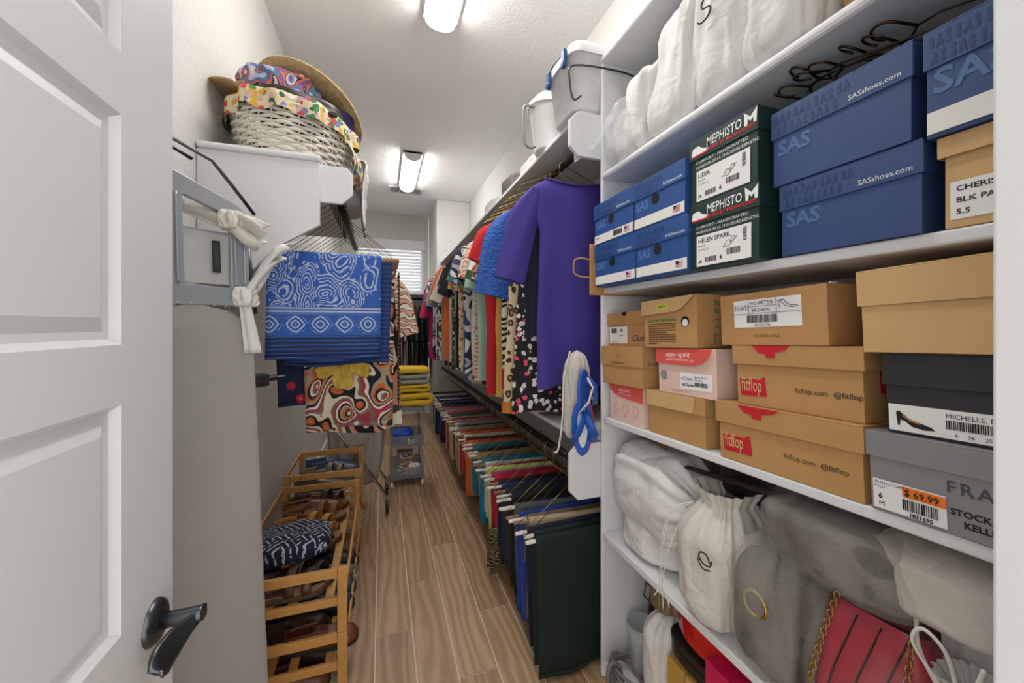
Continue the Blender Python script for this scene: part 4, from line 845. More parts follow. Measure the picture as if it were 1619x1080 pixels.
# (name, colour words, material, length, sleeve, options)
items = [
 ('sleeveless_top', 'navy sleeveless top right behind the purple tee', F_('#1c2438'), .62, .0, {}),
 ('dress', 'black dress with white and pink daisy print and longer hem', P('floral', ['#15151c', '#e9e6e4', '#dcd6d6', '#e2506a'], 34), .98, .0, {'flare': .25}),
 ('tunic', 'royal blue smooth tunic between daisy dress and spotted dress', F_('#2f5fb4'), .93, .0, {}),
 ('dress', 'cream leopard spotted dress with orange hem band', P('leopard', ['#d8c39c', '#3b2a20', '#b8894e'], 26), 1.03, .0, {'hem': F_('#c77a30'), 'flare': .25, 'hemh': .05}),
 ('blouse', 'cobalt blue lace blouse with scalloped sleeves', M('cobalt_lace', '#2a5db4', .7, var=.45, vs=60, bmp=1, bs=90, bd=.01), .60, .48, {'sw': .15}),
 ('long_top', 'cream long top with big brown ring spots', P('leopard', ['#dccfb4', '#6b5238', '#cfbb96'], 13), 1.0, .0, {}),
 ('tunic', 'black and white zebra tunic with red and black hem band', P('zebra', ['#111113', '#e8e6e0'], 9), .93, .3, {'hem': F_('#b5222c'), 'hemh': .10}),
 ('skirt_dress', 'mustard yellow dress with plain wide hem', F_('#d3a24a'), .98, .0, {}),
 ('cardigan', 'tan ribbed cardigan with loose sleeve beside zebra tunic', P('hstripe', ['#8d7450', '#b59b72', '#7a6242'], 70), .62, .40, {'sw': .11}),
 ('dress', 'scarlet red dress hanging lower than the tan cardigan', F_('#bf1e22'), .97, .25, {}),
 ('tunic', 'cream paisley tunic with rust trim beside the scarlet dress', P('swirl', ['#d9c8a8', '#c9a67c', '#e6dcc6', '#a8622f'], 16), .93, .30, {}),
 ('blouse', 'emerald green blouse with cream yoke', F_('#1f8a58'), .66, .34, {}),
 ('blouse', 'white blouse with red and navy flower print', P('floral', ['#e8e3da', '#c23a3a', '#26406e', '#6f9a52'], 22), .70, .36, {'hem': F_('#22533b')}),
 ('blouse', 'pale seafoam sheer blouse on the rail', F_('#a9cbbb'), .68, .38, {}),
 ('tunic', 'coral and white printed tunic with tassels', P('zebra', ['#d9684f', '#eadfce', '#e9c7a8'], 12), .92, .3, {}),
 ('shirt', 'white script-printed shirt with short sleeves', P('lines', ['#e6e2d8', '#77726a'], 30), .72, .30, {}),
 ('tunic', 'grey and navy diamond patterned tunic', P('swirl', ['#a8a7a8', '#232a40', '#d8d6d2', '#3a4668'], 10), .90, .28, {}),
 ('shirt', 'scarlet blouse with tied front bow', F_('#d02433'), .70, .30, {}),
 ('shirt', 'teal blue green leaf printed shirt', P('floral', ['#2d6f94', '#5aa23c', '#e7e7df', '#204a7a'], 18), .74, .30, {}),
 ('blouse', 'bright orange floral blouse with cream ground', P('floral', ['#e9d8bd', '#e07a35', '#d2552b', '#f0b04a'], 26), .70, .35, {}),
 ('jacket', 'black velvet jacket with raised shoulder', F_('#131516'), .72, .40, {}),
 ('shirt', 'khaki safari shirt with rolled sleeves', F_('#a89a72'), .72, .32, {}),
 ('blouse', 'pink and rose striped blouse', P('vstripe', ['#e3b3b8', '#f1e6e3', '#c8657a'], 22), .70, .33, {}),
 ('dress', 'kelly green striped sleeveless dress', P('vstripe', ['#2f8a4c', '#e9ecdf'], 26), .92, .0, {}),
 ('tunic', 'plum and white lace tunic', P('floral', ['#3d2038', '#e0d9dc', '#a07a94'], 30), .88, .3, {}),
 ('shirt', 'ivory linen shirt with long loose sleeves', F_('#d9d2bf'), .76, .44, {}),
 ('blouse', 'navy blouse with white dots', P('dots', ['#1d2747', '#e4e4e6', '#e4e4e6'], 40), .72, .34, {}),
 ('shirt', 'tangerine ruffled shirt on the rail', F_('#e0712f'), .68, .34, {}),
 ('blouse', 'blue and white porcelain printed blouse', P('floral', ['#e4e8ee', '#2f56a6', '#3e6ac0', '#18336f'], 24), .72, .34, {}),
 ('cardigan', 'stone grey knit cardigan among the prints', P('knit', ['#8d8a84', '#b7b3ab'], 20), .74, .44, {}),
 ('dress', 'black long dress with rust flowers', P('floral', ['#17141a', '#c5562c', '#8d2f24', '#d99a45'], 20), .96, .1, {}),
 ('blouse', 'red green and black patchwork blouse', P('swirl', ['#b3262b', '#1e6a3f', '#16161a', '#e2d8c4'], 14), .80, .3, {}),
 ('shirt', 'denim blue woven shirt', P('knit', ['#4a6d9f', '#7fa0cb'], 14), .86, .42, {}),
 ('blouse', 'black and cream block printed blouse', P('swirl', ['#16171b', '#e6e0d2', '#16171b', '#8d8478'], 9), .72, .32, {}),
 ('shirt', 'white cotton shirt beside the black print', F_('#dedcd8'), .74, .36, {}),
 ('tunic', 'midnight navy tunic with plain sleeves', F_('#1a2134'), .78, .36, {}),
 ('blouse', 'violet satin blouse near the far end', F_('#7b2f8e'), .76, .36, {}),
 ('shirt', 'sky blue gingham shirt near the far end', P('hstripe', ['#5f93d0', '#dfe8f2'], 40), .92, .40, {}),
 ('blouse', 'indigo and white tie-dye blouse', P('swirl', ['#24366e', '#8fa3cf', '#e2e6ee'], 12), .74, .36, {}),
 ('jacket', 'charcoal wool jacket near the far end', F_('#34353a'), .74, .44, {}),
 ('tunic', 'magenta silk tunic with full sleeves near the far end', F_('#b51a55'), .95, .52, {}),
 ('tunic', 'crimson pink open cardigan at the far end', F_('#c42a4f'), 1.0, .55, {}),
 ('cardigan', 'purple knit cardigan at the far end of the rail', F_('#5f2a78'), .9, .5, {}),
 ('jacket', 'black jacket last on the upper rail by the pier', F_('#16171b'), .95, .5, {}),
]
dy = (4.96 - 1.60) / len(items)
rg = random.Random(11); hanger_up(yy, False, 0, 'purple tee shirt')
for i, (nm, lab, mt, L_, sl_, kw) in enumerate(items):
    y_ = 1.565 + (.052 * i if i < 12 else .052 * 12 + (i - 12) * (4.95 - 1.565 - .052 * 12) / (len(items) - 12))
    sh_ = rg.uniform(.195, .245)
    garment(nm, lab, {'tee_shirt': 'shirt', 'sleeveless_top': 'top', 'long_top': 'top', 'skirt_dress': 'dress'}.get(nm, nm), RODX + rg.uniform(-.03, .02), y_, NZ + rg.uniform(-.012, .006), (L_ + (1.0 - L_) * (.68 if i > 8 else .12)) + rg.uniform(-.03, .02), sh_, sh_ * .86 * (1.1 if i > 8 else .98), mt, sleeve=sl_ * .82, seed=i + 3, group=UG, thick=.022 if i < 12 else .030, straps=(sl_ == 0), sdir=rg.uniform(.1, .42) if i > 4 else .2, rz=rg.uniform(-8, 8) if i > 7 else rg.uniform(-3, 3), fold=.014 if i < 10 else .020, **kw)
    if i < 14: hanger_up(y_, i % 3 != 1, rg.uniform(-8, 8), ' '.join(lab.split()[:5]))
b = M('scarlet', '#cc2030', .7)
# ---- trousers on the lower rail
RXL = .735; TZ = LZ - .255                               # bar height
def pants_hanger(half, matw):
    b = MB(); b.tube(hook_pts(-.075, .020, .055), .0017, 5)
    b.tube([(0, 0, -.075), (-half + .004, 0, -.253)], .0013, 5); b.tube([(0, 0, -.075), (half - .004, 0, -.253)], .0013, 5)
    return b.mesh('wire_frame', matw, True)
PW_ = [pants_hanger(.235, M_WIRE), pants_hanger(.235, M_HGOLD)]
bar_m = MB().tube([(-.238, 0, -.255), (.238, 0, -.255)], .0075, 8).mesh('hanger_bar', M_TUBE, True); bar_d = MB().tube([(-.238, 0, -.255), (.238, 0, -.255)], .0075, 8).mesh('hanger_bar', M_DOWEL, True)
def pants(label, x, y, zb, w, L, mat, seed, x_off=.0, back=None, group=None, name='trousers', cat='trousers', rz=0, thick=.004, flat=False):
    t = thing(name, label, cat, (x, y, zb), (0, 0, R(rz)), group)
    sv = Vector((seed * 2.3, seed, seed * 1.1)); Lb = back or L * .97
    prof = []
    ga = .0125
    for j in range(9): prof.append((-ga - .010 * math.sin(math.pi * (1 - j / 8) * .5) , -L * (1 - j / 8)))
    for j in range(1, 6): a = math.pi - math.pi * j / 6; prof.append((ga * math.cos(a), ga * math.sin(a)))
    for j in range(9): prof.append((ga + .010 * math.sin(math.pi * (j / 8) * .5), -Lb * j / 8))
    n = len(prof); nv = 18
    def fn(u, v):
        i = int(round(u * (n - 1))); py, pz = prof[i]; xx = (v - .5) * w; tt = min(1, -pz / L) if pz < 0 else 0
        f = (.006 * math.sin(xx * 26 + seed * 1.7 + (0 if py < 0 else 2)) + .006 * noise.noise(sv + Vector((xx * 7, py * 20, pz * 2)))) * tt
        return (xx * (1 - .10 * tt * (.5 + .5 * math.sin(seed))) + x_off + .012 * tt * math.sin(seed * 1.3), py + f, pz + (.006 * math.sin(xx * 15 + seed) if i in (0, n - 1) else 0))
    MB().grid(fn, n, nv).build('folded_legs', mat, t, smooth=True, solid=thick)
    if not flat:
        def hemf(u, v): p = Vector(fn(0, v)); q = Vector(fn(1 / (n - 1), v)); return p.lerp(q, u * .22) + Vector((0, -.0035, 0))
        MB().grid(hemf, 2, nv).build('hem_fold', mat, t, smooth=True, solid=.002)
    return t
LG = 'trousers folded over hangers on the lower right rail'
tr = [('blackish green', '#10201c', .50), ('dark bottle green', '#122420', .50), ('ink navy', '#131b30', .48), ('beige', '#b5a086', .33), ('taupe brown', '#6e6257', .40), ('bright royal blue', '#1d3f92', .43), ('slate grey', '#565a62', .36), ('deep navy', '#151d38', .46), ('black', '#141416', .42), ('dark denim', '#1e2a45', .40), ('charcoal', '#2d2e33', .38), ('indigo', '#1e2f63', .37), ('midnight blue', '#161c30', .40),
 ('cherry red', '#b01c2c', .39), ('magenta pink', '#a92a5c', .30), ('lime yellow', '#c6cf7c', .39), ('scarlet', '#b4202a', .33), ('off-white', '#d9d5c8', .30), ('teal blue', '#167a9c', .36), ('olive khaki', '#7f7454', .34), ('sand khaki', '#a08c6c', .36), ('dark brown', '#3a2c22', .32), ('ocean teal', '#1b6d84', .30), ('camel', '#a8865c', .34), ('rust orange', '#c25a2c', .36), ('maroon', '#5c1a24', .30), ('ivory', '#d8d0bc', .28), ('coral orange', '#d56a44', .36), ('tomato red', '#b52e2c', .30),
 ('stone khaki', '#9a8a6c', .35), ('forest green', '#23402e', .30), ('pale grey', '#a4a4a4', .30), ('dusty rose', '#b9808a', .34), ('crimson', '#8f1d2d', .30), ('light khaki', '#b3a07c', .35), ('sea green', '#2b6b62', .28), ('terracotta', '#a8553c', .33), ('salmon pink', '#d0807c', .36), ('powder blue', '#8ea3bd', .30), ('rose pink', '#c7707e', .36), ('graphite', '#3b3c42', .32), ('chocolate', '#4a3428', .30), ('pure navy', '#18213f', .38), ('washed denim', '#44608c', .36), ('jet black', '#101012', .40), ('white', '#d8d6d2', .36), ('cobalt', '#27478f', .38), ('dark navy', '#141a2c', .40), ('silver grey', '#8f9094', .34), ('cream', '#d4c9ae', .32), ('espresso', '#33261f', .30), ('blue black', '#12151f', .36)]
n_ = len(tr); ys = []
y_ = 1.345
for i in range(n_): ys.append(y_); y_ += .040 + .035 * min(1, i / 30)
rg = random.Random(5)
pants('brown animal print wrap skirt hanging lower than the red trousers', RXL - .115, ys[13] - .02, TZ - .26, .20, .21, P('zebra', ['#1a1512', '#7d6238', '#b09a66', '#2a211a'], 14), 71, name='wrap_skirt', cat='skirt', flat=True)
for i, (cn, hx, L_) in enumerate(tr):
    nb = f'folded between the {tr[i - 1][0]} and {tr[i + 1][0]} pairs' if 0 < i < n_ - 1 else ('nearest the white cleat' if i == 0 else 'last on the rail beside the pier')
    jx = rg.uniform(-.012, .012); jz = rg.uniform(-.008, .006); rz = rg.uniform(-3.5, 3.5)
    pants(f'{cn} trousers {nb}', RXL + jx, ys[i], TZ + jz + .001, rg.uniform(.37, .42) if i > 2 else .43, min(L_, TZ - .03) if i > 2 else L_, F_(hx), i, x_off=.022 if i > 1 else .012, group=LG, rz=rz)
    wd = i % 7 in (3, 5)
    h = thing('trouser_hanger', f'wire hanger with {"wooden" if wd else "white"} bar holding the {cn} trousers', 'hanger', (RXL + jx, ys[i], LZ + jz), (0, 0, R(rz)), 'bar hangers on the lower right rail')
    o = bpy.data.objects.new('wire_frame', PW_[i % 2]); COL.objects.link(o); o.parent = h; o.location = (-.018, 0, .016)
    o = bpy.data.objects.new('hanger_bar', bar_d if wd else bar_m); COL.objects.link(o); o.parent = h; o.location = (0, 0, 0)
# ---- far rail under the window
t = thing('hanging_rail', 'white shelf with dark rod across the back wall under the window', 'closet rail', (.05, YB - .02, 1.70))
MB().box((-.60, -.31, .055), (.615, .019, .075)).build('shelf_board', M_SHELF, t, bevel=.003); MB().box((-.60, -.012, -.03), (.615, .019, .0545)).build('wall_cleat', M_SHELF, t); MB().tube([(-.60, -.24, 0), (.615, -.24, 0)], .015, 12).build('rod', MATS['rod_bronze'], t, smooth=True)
far = [('black coat', '#111216'), ('ink navy dress', '#141a2c'), ('charcoal blazer', '#2b2c31'), ('black satin dress', '#0e0e11'), ('dusty pink blouse', '#b98a92'), ('jet black gown', '#121214'), ('navy jacket', '#18203a'), ('grey wool coat', '#56565a'), ('black pleated dress', '#101013')]
for i, (cn, hx) in enumerate(far):
    garment(cn.split()[-1], f'{cn} hanging on the back wall rail under the window', cn.split()[-1], .60 - .075 * i, YB - .26, 1.60, .95 + .1 * (i % 3), .20, .18, F_(hx), sleeve=.45, seed=60 + i, group='dark clothes on the back wall rail', rz=90)
# ================================================================ left side of the closet
LY = 1.49; LXF = -.205; LSH = 1.905
t = thing('hanging_rail', 'white left shelf with end panel, cleat and dark rod', 'closet rail', (XL, LY, 1.50))
ox = lambda x: x - XL
MB().prism([(.001, .005), (.16, .005), (.215, .075), (ox(LXF), .165), (ox(LXF), LSH - 1.5 - .022), (.001, LSH - 1.5 - .022)], 0, .018).build('end_panel', M_SHELF, t, bevel=.002)
MB().box((.001, -.012, LSH - 1.5 - .022), (ox(LXF) + .004, 1.25, LSH - 1.5)).build('shelf_board', M_SHELF, t, bevel=.008)
MB().prism([(ox(-.10) - .035, .25), (ox(-.10), .285), (ox(-.10), .36), (ox(-.10) - .02, .3825), (.001, .3825), (.001, .25)], .0185, .036).build('cleat', M_SHELF, t, bevel=.003)
RX2, RZ2 = -.165, 1.822
MB().tube([(ox(RX2), .036, RZ2 - 1.5), (ox(RX2), 1.25, RZ2 - 1.5)], .015, 12).build('rod', MATS['rod_bronze'], t, smooth=True)
MB().box((.001, .9, .30), (.02, 1.25, .3825)).build('wall_cleat', M_SHELF, t)
# ---- wicker basket
BX, BY, BZ = -.325, 1.775, LSH + .001
t = thing('wicker_basket', 'white oval wicker basket with floral liner on the left shelf', 'basket', (BX, BY, BZ), (0, 0, R(-12)))
M_WICK = M('white_wicker', '#e2dbce', .6, var=.1, vs=40); bh = .20
def brad(z): q = z / bh; return (.172 + .030 * q, .235 + .035 * q)
nst = 30
for i in range(nst):
    a = 2 * math.pi * i / nst
    MB().tube([(brad(z)[0] * math.cos(a), brad(z)[1] * math.sin(a), z) for z in (.0, .07, .14, bh)], .0032, 5).build('stake', M_WICK, t)
nw = 15
for r_ in range(nw):
    z = .007 + r_ * .0133; n = nst * 4; a_, b_ = brad(z); pts = []
    for i in range(n):
        an = 2 * math.pi * i / n; o_ = .006 * math.cos(an * nst / 2 + math.pi * r_); pts.append(((a_ + o_) * math.cos(an), (b_ + o_) * math.sin(an), z))
    MB().tube(pts, .0066, 6, closed=True).build('weaver', M_WICK, t, smooth=True)
MB().lathe([(.001, .003), (.165, .003), (.17, .006)], 30, sy=1.37).build('base', M_WICK, t)
M_FLOR = P('floral', ['#d8c9a4', '#3f7a4a', '#c8424a', '#d2a23c', '#7d74b0', '#2c5b3c', '#c9a9a0'], 44, 'floral_liner')
def liner(u, v):
    an = 2 * math.pi * v; a_, b_ = brad(bh); w_ = 1 + .05 * math.sin(an * 13) * (1 if u < .5 else .6) + .03 * math.sin(an * 7 + 1)
    if u < .5: q = u / .5; z = bh - .055 + .062 * q; k = 1.07 - .0 * q
    else: q = (u - .5) / .5; z = bh + .007 - .02 * q; k = 1.07 - .16 * q
    z += .008 * math.sin(an * 9) * (1 - q if u < .5 else 0)
    return (a_ * k * w_ * math.cos(an), b_ * k * w_ * math.sin(an), z)
MB().grid(liner, 9, 90, False, True).build('floral_liner', M_FLOR, t, smooth=True)
for s_, y_ in ((-1, -.16), (1, .05)):
    def bow(u, v): return Vector((-.20 - .05 * math.sin(u * 3) - .01 * v, -.14 + .05 * (v - .5) * (1 + u), bh - .03 - .13 * u + .01 * math.sin(v * 9))) if s_ < 0 else Vector((.205 + .035 * math.sin(u * 3), .0 + .08 * (v - .5) * (1 + u), bh - .05 - .17 * u + .008 * math.sin(v * 9)))
    MB().grid(bow, 8, 8).build('liner_tie', M_FLOR, t, smooth=True, solid=.003)
# contents of the basket: hats and scarves
HZ = BZ + bh
M_STRAW = pat('hstripe', ['#a98f63', '#8f7549', '#bda577'], 160, 'straw')
t = thing('straw_hat', 'flat-topped natural straw hat tilted on top of the basket', 'hat', (BX + .03, BY + .04, HZ + .085), (R(-12), R(24), R(10)))
MB().lathe([(.001, .075), (.10, .075), (.108, .068), (.112, .03), (.118, .028), (.185, .034), (.215, .03), (.216, .022), (.18, .020), (.12, .016), (.105, .02), (.10, .06), (.001, .062)], 48, sy=1.12).build('hat_straw', M('straw_weave', '#b89d6e', .8, var=.5, vs=60, bmp=1, bs=140, bd=.006), t, smooth=True)
for k_ in range(6): MB().tube([((.135 + .0145 * k_) * math.cos(a), (.135 + .0145 * k_) * 1.12 * math.sin(a), .030) for a in [i * math.pi / 24 for i in range(48)]], .0055, 5, closed=True, flat=.6).build('braid_ring', MATS['straw_weave'], t, smooth=True)
t = thing('sun_visor', 'tan fabric sun visor sticking out of the basket by the wall', 'hat', (BX - .155, BY - .10, HZ + .015), (R(8), R(-16), R(25)))
MB().grid(lambda u, v: Vector((-.10 * u * math.cos((v - .5) * 2.2) , .11 * math.sin((v - .5) * 2.6), .012 + .045 * u + .02 * math.cos((v - .5) * 3))), 10, 18).build('brim', M('tan_twill', '#b08e64', .8, bmp=.2, bs=300), t, smooth=True, solid=.004)
softbag(.16, .16, .09, 41).build('crown', MATS['tan_twill'], t, smooth=True, loc=(.06, 0, 0))
bag('scarf', 'teal lilac and orange printed scarf heaped in the basket', 'scarf', (BX - .03, BY - .10, HZ + .045), .27, .20, .10, 42.5, P('swirl', ['#2b7f96', '#b9a8cf', '#d7c6bb', '#27335f', '#c9764a', '#8a4a86'], 30, 'scarf_print'), rotz=20, fold=.16)
bag('leather_hat', 'dark brown leather hat with buckle band under the scarf', 'hat', (BX + .02, BY - .10, HZ - .015), .31, .26, .075, 43.2, M('dark_brown_leather', '#2c241e', .5, bmp=.3, bs=120), rotz=20, fold=.08)
bag('scarf', 'purple dotted scarf under the straw hat', 'scarf', (BX + .10, BY + .02, HZ + .0), .22, .26, .085, 44.2, P('dots', ['#3d2b66', '#241c4a', '#6a4fa0'], 60), rotz=10, fold=.1)
bag('pillow', 'white pillow in thin plastic wrap beside the wicker basket', 'pillow', (-.25, 2.26, BZ), .34, .36, .30, 45.1, M_COTTON, rotz=0, fold=.07)
t = thing('white_sheet', 'white sheet draped over the shelf front behind the basket', 'cloth', (-.20, 2.08, LSH))
MB().grid(lambda u, v: Vector(((-.10 + .23 * min(1, u / .5) if u < .5 else .13 - .02 * math.sin((u - .5) * 5)) + .008 * math.sin(v * 17), (v - .5) * (.24 - .05 * u), (.20 - .02 * u / .5 if u < .5 else .18 - .30 * (u - .5) / .5) + .012 * math.sin(v * 9 + u * 3))), 20, 18).build('sheet_fold', M_COTTON, t, smooth=True, solid=.004)
# ---- hangers on the left rod
dm_ = MB().tube([(-.228, 0, -.255), (.228, 0, -.255)], .0095, 8).mesh('hanger_bar', M_DOWEL, True); PH2 = pants_hanger(.226, M_WIRE)
def paisley():
    m, nt, b = newmat('blue_paisley', .75); v = coords(nt); x, y, z = sep(nt, v)
    def rings(px, pz, fr, off):
        fx = ((x * fr + off).fract() - .5); fz = (z + pz) * fr; return (fx * fx + fz * fz).sqrt() * .5 + (fx.abs() + fz.abs()) * .42
    vo = nt.nodes.new('ShaderNodeTexVoronoi'); cv0 = coords(nt, (1, .0, .8)); wn = noise_tex(nt, cv0, 6, 2); wv_ = nt.nodes.new('ShaderNodeVectorMath'); wv_.operation = 'MULTIPLY_ADD'
    nt.links.new(wn.outputs['Color'], wv_.inputs[0]); wv_.inputs[1].default_value = (.10, 0, .10); nt.links.new(cv0, wv_.inputs[2]); cv = wv_.outputs[0]; nt.links.new(cv, vo.inputs['Vector']); vo.inputs['Scale'].default_value = 13
    d = E(vo.outputs['Distance']); nz = E(noise_tex(nt, coords(nt, (1, .0, 1)), 45, 3).outputs[0])
    a1 = ((d * 62 + nz * 5).sin()).gt(.35) * d.lt(.62) * nz.gt(.40)
    vo2 = nt.nodes.new('ShaderNodeTexVoronoi'); nt.links.new(cv, vo2.inputs['Vector']); vo2.inputs['Scale'].default_value = 60
    a2 = E(vo2.outputs['Distance']).lt(.28) * d.gt(.45)
    pa = E.op('MAXIMUM', a1, a2) * z.gt(-.186)
    ln_ = ((z * 520).sin()).gt(-.1) * z.lt(-.188) * z.gt(-.212)
    r1 = rings(0, .248, 12.5, 0.0); dia = ((r1 * 38 + nz * 4.0).sin()).gt(.30) * r1.lt(.46) * z.lt(-.218) * z.gt(-.284)
    w = E.op('MAXIMUM', E.op('MAXIMUM', pa, ln_), dia)
    st_ = ((z * 430 + nz * 3).sin()).gt(.75) * z.lt(-.288)
    c = mix(nt, z.lt(-.288), '#2456a8', '#182a55'); c = mix(nt, st_, c, '#2a5fb0'); c = mix(nt, w * .8, c, '#b9c3d8')
    nt.links.new(c, b.inputs['Base Color']); bump(nt, b, noise_tex(nt, v, 400, 1).outputs[0], .2, .001); return m
M_PAIS = paisley()
def left_hanger(y, what, dz=0, rz=0):
    h = thing('trouser_hanger', f'wire hanger with wooden bar {what}', 'hanger', (RX2, y, RZ2 + dz), (0, 0, R(rz)), 'wooden bar hangers on the left rod')
    for me, lc in ((PH2, (-.018, 0, .016)), (dm_, (0, 0, 0))):
        o = bpy.data.objects.new(me.name.split('.')[0], me); COL.objects.link(o); o.parent = h; o.location = lc
LGp = 'skirts and wraps on the left rod'
LB = RZ2 - .253
left_hanger(1.565, 'holding the blue paisley wrap', 0, 2)
pants('bright blue paisley wrap folded over the wooden bar hanger', RX2 - .005, 1.565, LB, .375, .375, M_PAIS, 80, x_off=-.02, group=LGp, name='paisley_wrap', cat='skirt', rz=2, thick=.003)
left_hanger(1.625, 'holding the navy striped wrap', 0, 0)
pants('navy wrap with thin blue stripes behind the paisley wrap', RX2, 1.625, LB, .37, .40, pat('hstripe', ['#1a3160', '#1a3160', '#24498a'], 55), 81, x_off=.02, group=LGp, name='striped_wrap', cat='skirt', thick=.004)
left = [('bare beside the striped wrap', None), ('holding the orange leaf print skirt', None)] 
for i in range(9):
    left_hanger(1.69 + .068 * i, ['holding the leaf print dress', 'holding the navy rose skirt', 'holding the yellow blouse', 'holding the strappy print dress', 'left bare beside the strappy dress', 'left bare near the dark rod end', 'holding the swirl print skirt', 'holding the brown beaded belt', 'at the end of the left rod'][i], 0, random.Random(i).uniform(-4, 4))
M_LEAF = P('swirl', ['#d9cdb8', '#15151b', '#c4622f', '#a3937c', '#15151b', '#e4dccd', '#a3344a', '#7a6a55'], 15, 'leaf_print')
pants('orange black and beige leaf print dress hanging below the blue wraps', RX2, 1.74, LB, .36, .67, M_LEAF, 83, x_off=.035, group=LGp, name='print_dress', cat='dress', thick=.004, back=.60)
pants('navy skirt with red rose print half hidden behind the leaf dress', RX2, 1.79, LB, .33, .58, P('dots', ['#141f42', '#b3293a', '#e0797c'], 16), 84, x_off=-.085, group=LGp, name='rose_skirt', cat='skirt', back=.55)
t = bag('blouse', 'gathered yellow cloth tie peeking out above the leaf dress', 'blouse', (RX2 + .02, 1.690, LB - .505), .06, .025, .12, 47, M('yellow_silk', '#c9a83c', .6, var=.3, vs=30), rotz=0, fold=.2)
for s_ in (-1, 1): softbag(.075, .024, .055, 48 + s_, fold=.16).xf(Matrix.Translation((s_ * .045, -.004, .055)) @ Matrix.Rotation(R(s_ * 25), 4, 'Y')).build('bow_loop', MATS['yellow_silk'], t, smooth=True, sub=1)
garment('strappy_dress', 'strappy cream and orange swirl dress with black edging on the left rod', 'dress', RX2 + .075, 1.98, LB + .05, .80, .15, .15, P('swirl', ['#e2d9ca', '#c96a34', '#e2d9ca', '#4a3a30', '#d99a84', '#191519'], 8, 'swirl_print'), seed=86, straps=True, neck=.10, flare=.25, group=LGp, fold=.02)
garment('blouse', 'black and peach striped blouse behind the strappy dress', 'blouse', RX2 + .06, 2.12, LB + .06, .55, .20, .17, P('zebra', ['#d9a58c', '#1a171a', '#e6d8c8'], 8), sleeve=.3, seed=87, group=LGp)
t = thing('beaded_belt', 'brown beaded belt hanging straight down beside the strappy dress', 'belt', (.075, 1.93, LB))
MB().tube([(0, 0, 0), (.002, 0, -.2), (-.002, 0, -.42), (0, 0, -.63)], .009, 6, flat=.4).build('belt_strap', M('brown_beads', '#4a2e18', .5, var=.4, vs=120, bmp=1, bs=160, bd=.004), t)
for k_ in range(30): MB().lathe([(.001, .006), (.006, .004), (.008, 0), (.006, -.004), (.001, -.006)], 6, (0, -.004, -.02 - .02 * k_)).build('bead', MATS['brown_beads'], t)
# ---- ironing board
bw = .31
t = thing('ironing_board', 'ironing board with grey cover and metal iron rest leaning by the door', 'ironing board', (-.522, 1.04, .02), (R(-1.2), R(-1.0), R(44)))
M_COVER = M('grey_board_cover', '#9d9a96', .8, var=.05, vs=20, bmp=.4, bs=240)
def brd(u, v):
    # closed padded slab: u along height, v around section
    z = .03 + 1.315 * u; ph = 2 * math.pi * v; c, s = math.cos(ph), math.sin(ph)
    e = 1.0
    if u > .90: q = (u - .90) / .10; e = .18 + .82 * math.sqrt(max(0, 1 - q ** 2.6))
    hw = bw / 2 * (1 - .10 * u) * e
    x = bw / 2 + .005 + hw * math.copysign(abs(c) ** .35, c); y = .014 * math.copysign(abs(s) ** .6, s) * (1 if u < .97 else .7)
    wr = .004 * noise.noise(Vector((c * 2, z * 26, 3))) * (abs(c) ** 3) + .0035 * noise.noise(Vector((x * 6, z * 5, 9)))
    return (x + wr, y + wr, z)
MB().grid(brd, 90, 40, False, True).build('padded_cover', M_COVER, t, smooth=True)
MB().tube([(bw * .5 + .005 + (bw / 2 * .93 + .001) * math.cos(a), .016, 1.30 + .02 * math.sin(a)) for a in [i * math.pi / 10 for i in range(11)]], .004, 5).build('cover_hem', M_COVER, t)
M_TRAY = M('grey_enamel', '#9ea4a9', .35, .3, var=.04)
z0, z1, x0, x1 = 1.345, 1.68, .085, .290
def rr(xa, xb, za, zb, r_, n=6): return [(cx + r_ * math.cos(R(a0 + 90 * i / n)), cz + r_ * math.sin(R(a0 + 90 * i / n))) for cx, cz, a0 in ((xb - r_, zb - r_, 0), (xa + r_, zb - r_, 90), (xa + r_, za + r_, 180), (xb - r_, za + r_, 270)) for i in range(n + 1)]
outer = rr(x0, x1, z0, z1, .035); inner = rr(x0 + .058, x1 - .045, z0 + .055, z1 - .05, .006)
n = len(outer); vs = [(p[0], -.012, p[1]) for p in outer] + [(p[0], -.012, p[1]) for p in inner] + [(p[0], .012, p[1]) for p in outer] + [(p[0], .0, p[1]) for p in inner]
fs = []
for i in range(n):
    j = (i + 1) % n; fs += [(i, n + i, n + j, j), (i, j, 2 * n + j, 2 * n + i), (n + i, 3 * n + i, 3 * n + j, n + j)]
shz = lambda p: (p[0], p[1], p[2] - .075 * (p[0] - x0) / (x1 - x0) * max(0, (p[2] - z0) / (z1 - z0)))
vs = [shz(p) for p in vs]
ir = MB().add(vs, fs).build('iron_rest', M_TRAY, t, bevel=.002)
for xx in (x0 + .012, x0 + .044, x1 - .034, x1 - .012): MB().tube([(xx, -.012, z0 + .05), (xx, -.0135, z0 + .06), (xx, -.0135, z1 - .06 - .075 * (xx - x0) / (x1 - x0)), (xx, -.012, z1 - .05 - .075 * (xx - x0) / (x1 - x0))], .004, 6).build('embossed_rib', M_TRAY, ir, smooth=True)
text(ir, 'SUPREME', 0, 0, .024, M_TRAY, rotm=Matrix.Translation((x0 + .036, -.0125, z0 + .07)) @ Matrix.Rotation(R(-90), 4, 'Y'), y=-.001, name='embossed_lettering', bold=.0006)
text(ir, 'SUPREME', 0, 0, .018, M_TRAY, rotm=Matrix.Translation((x1 - .016, -.0125, z0 + .07)) @ Matrix.Rotation(R(-90), 4, 'Y'), y=-.001, name='embossed_lettering', bold=.0004)
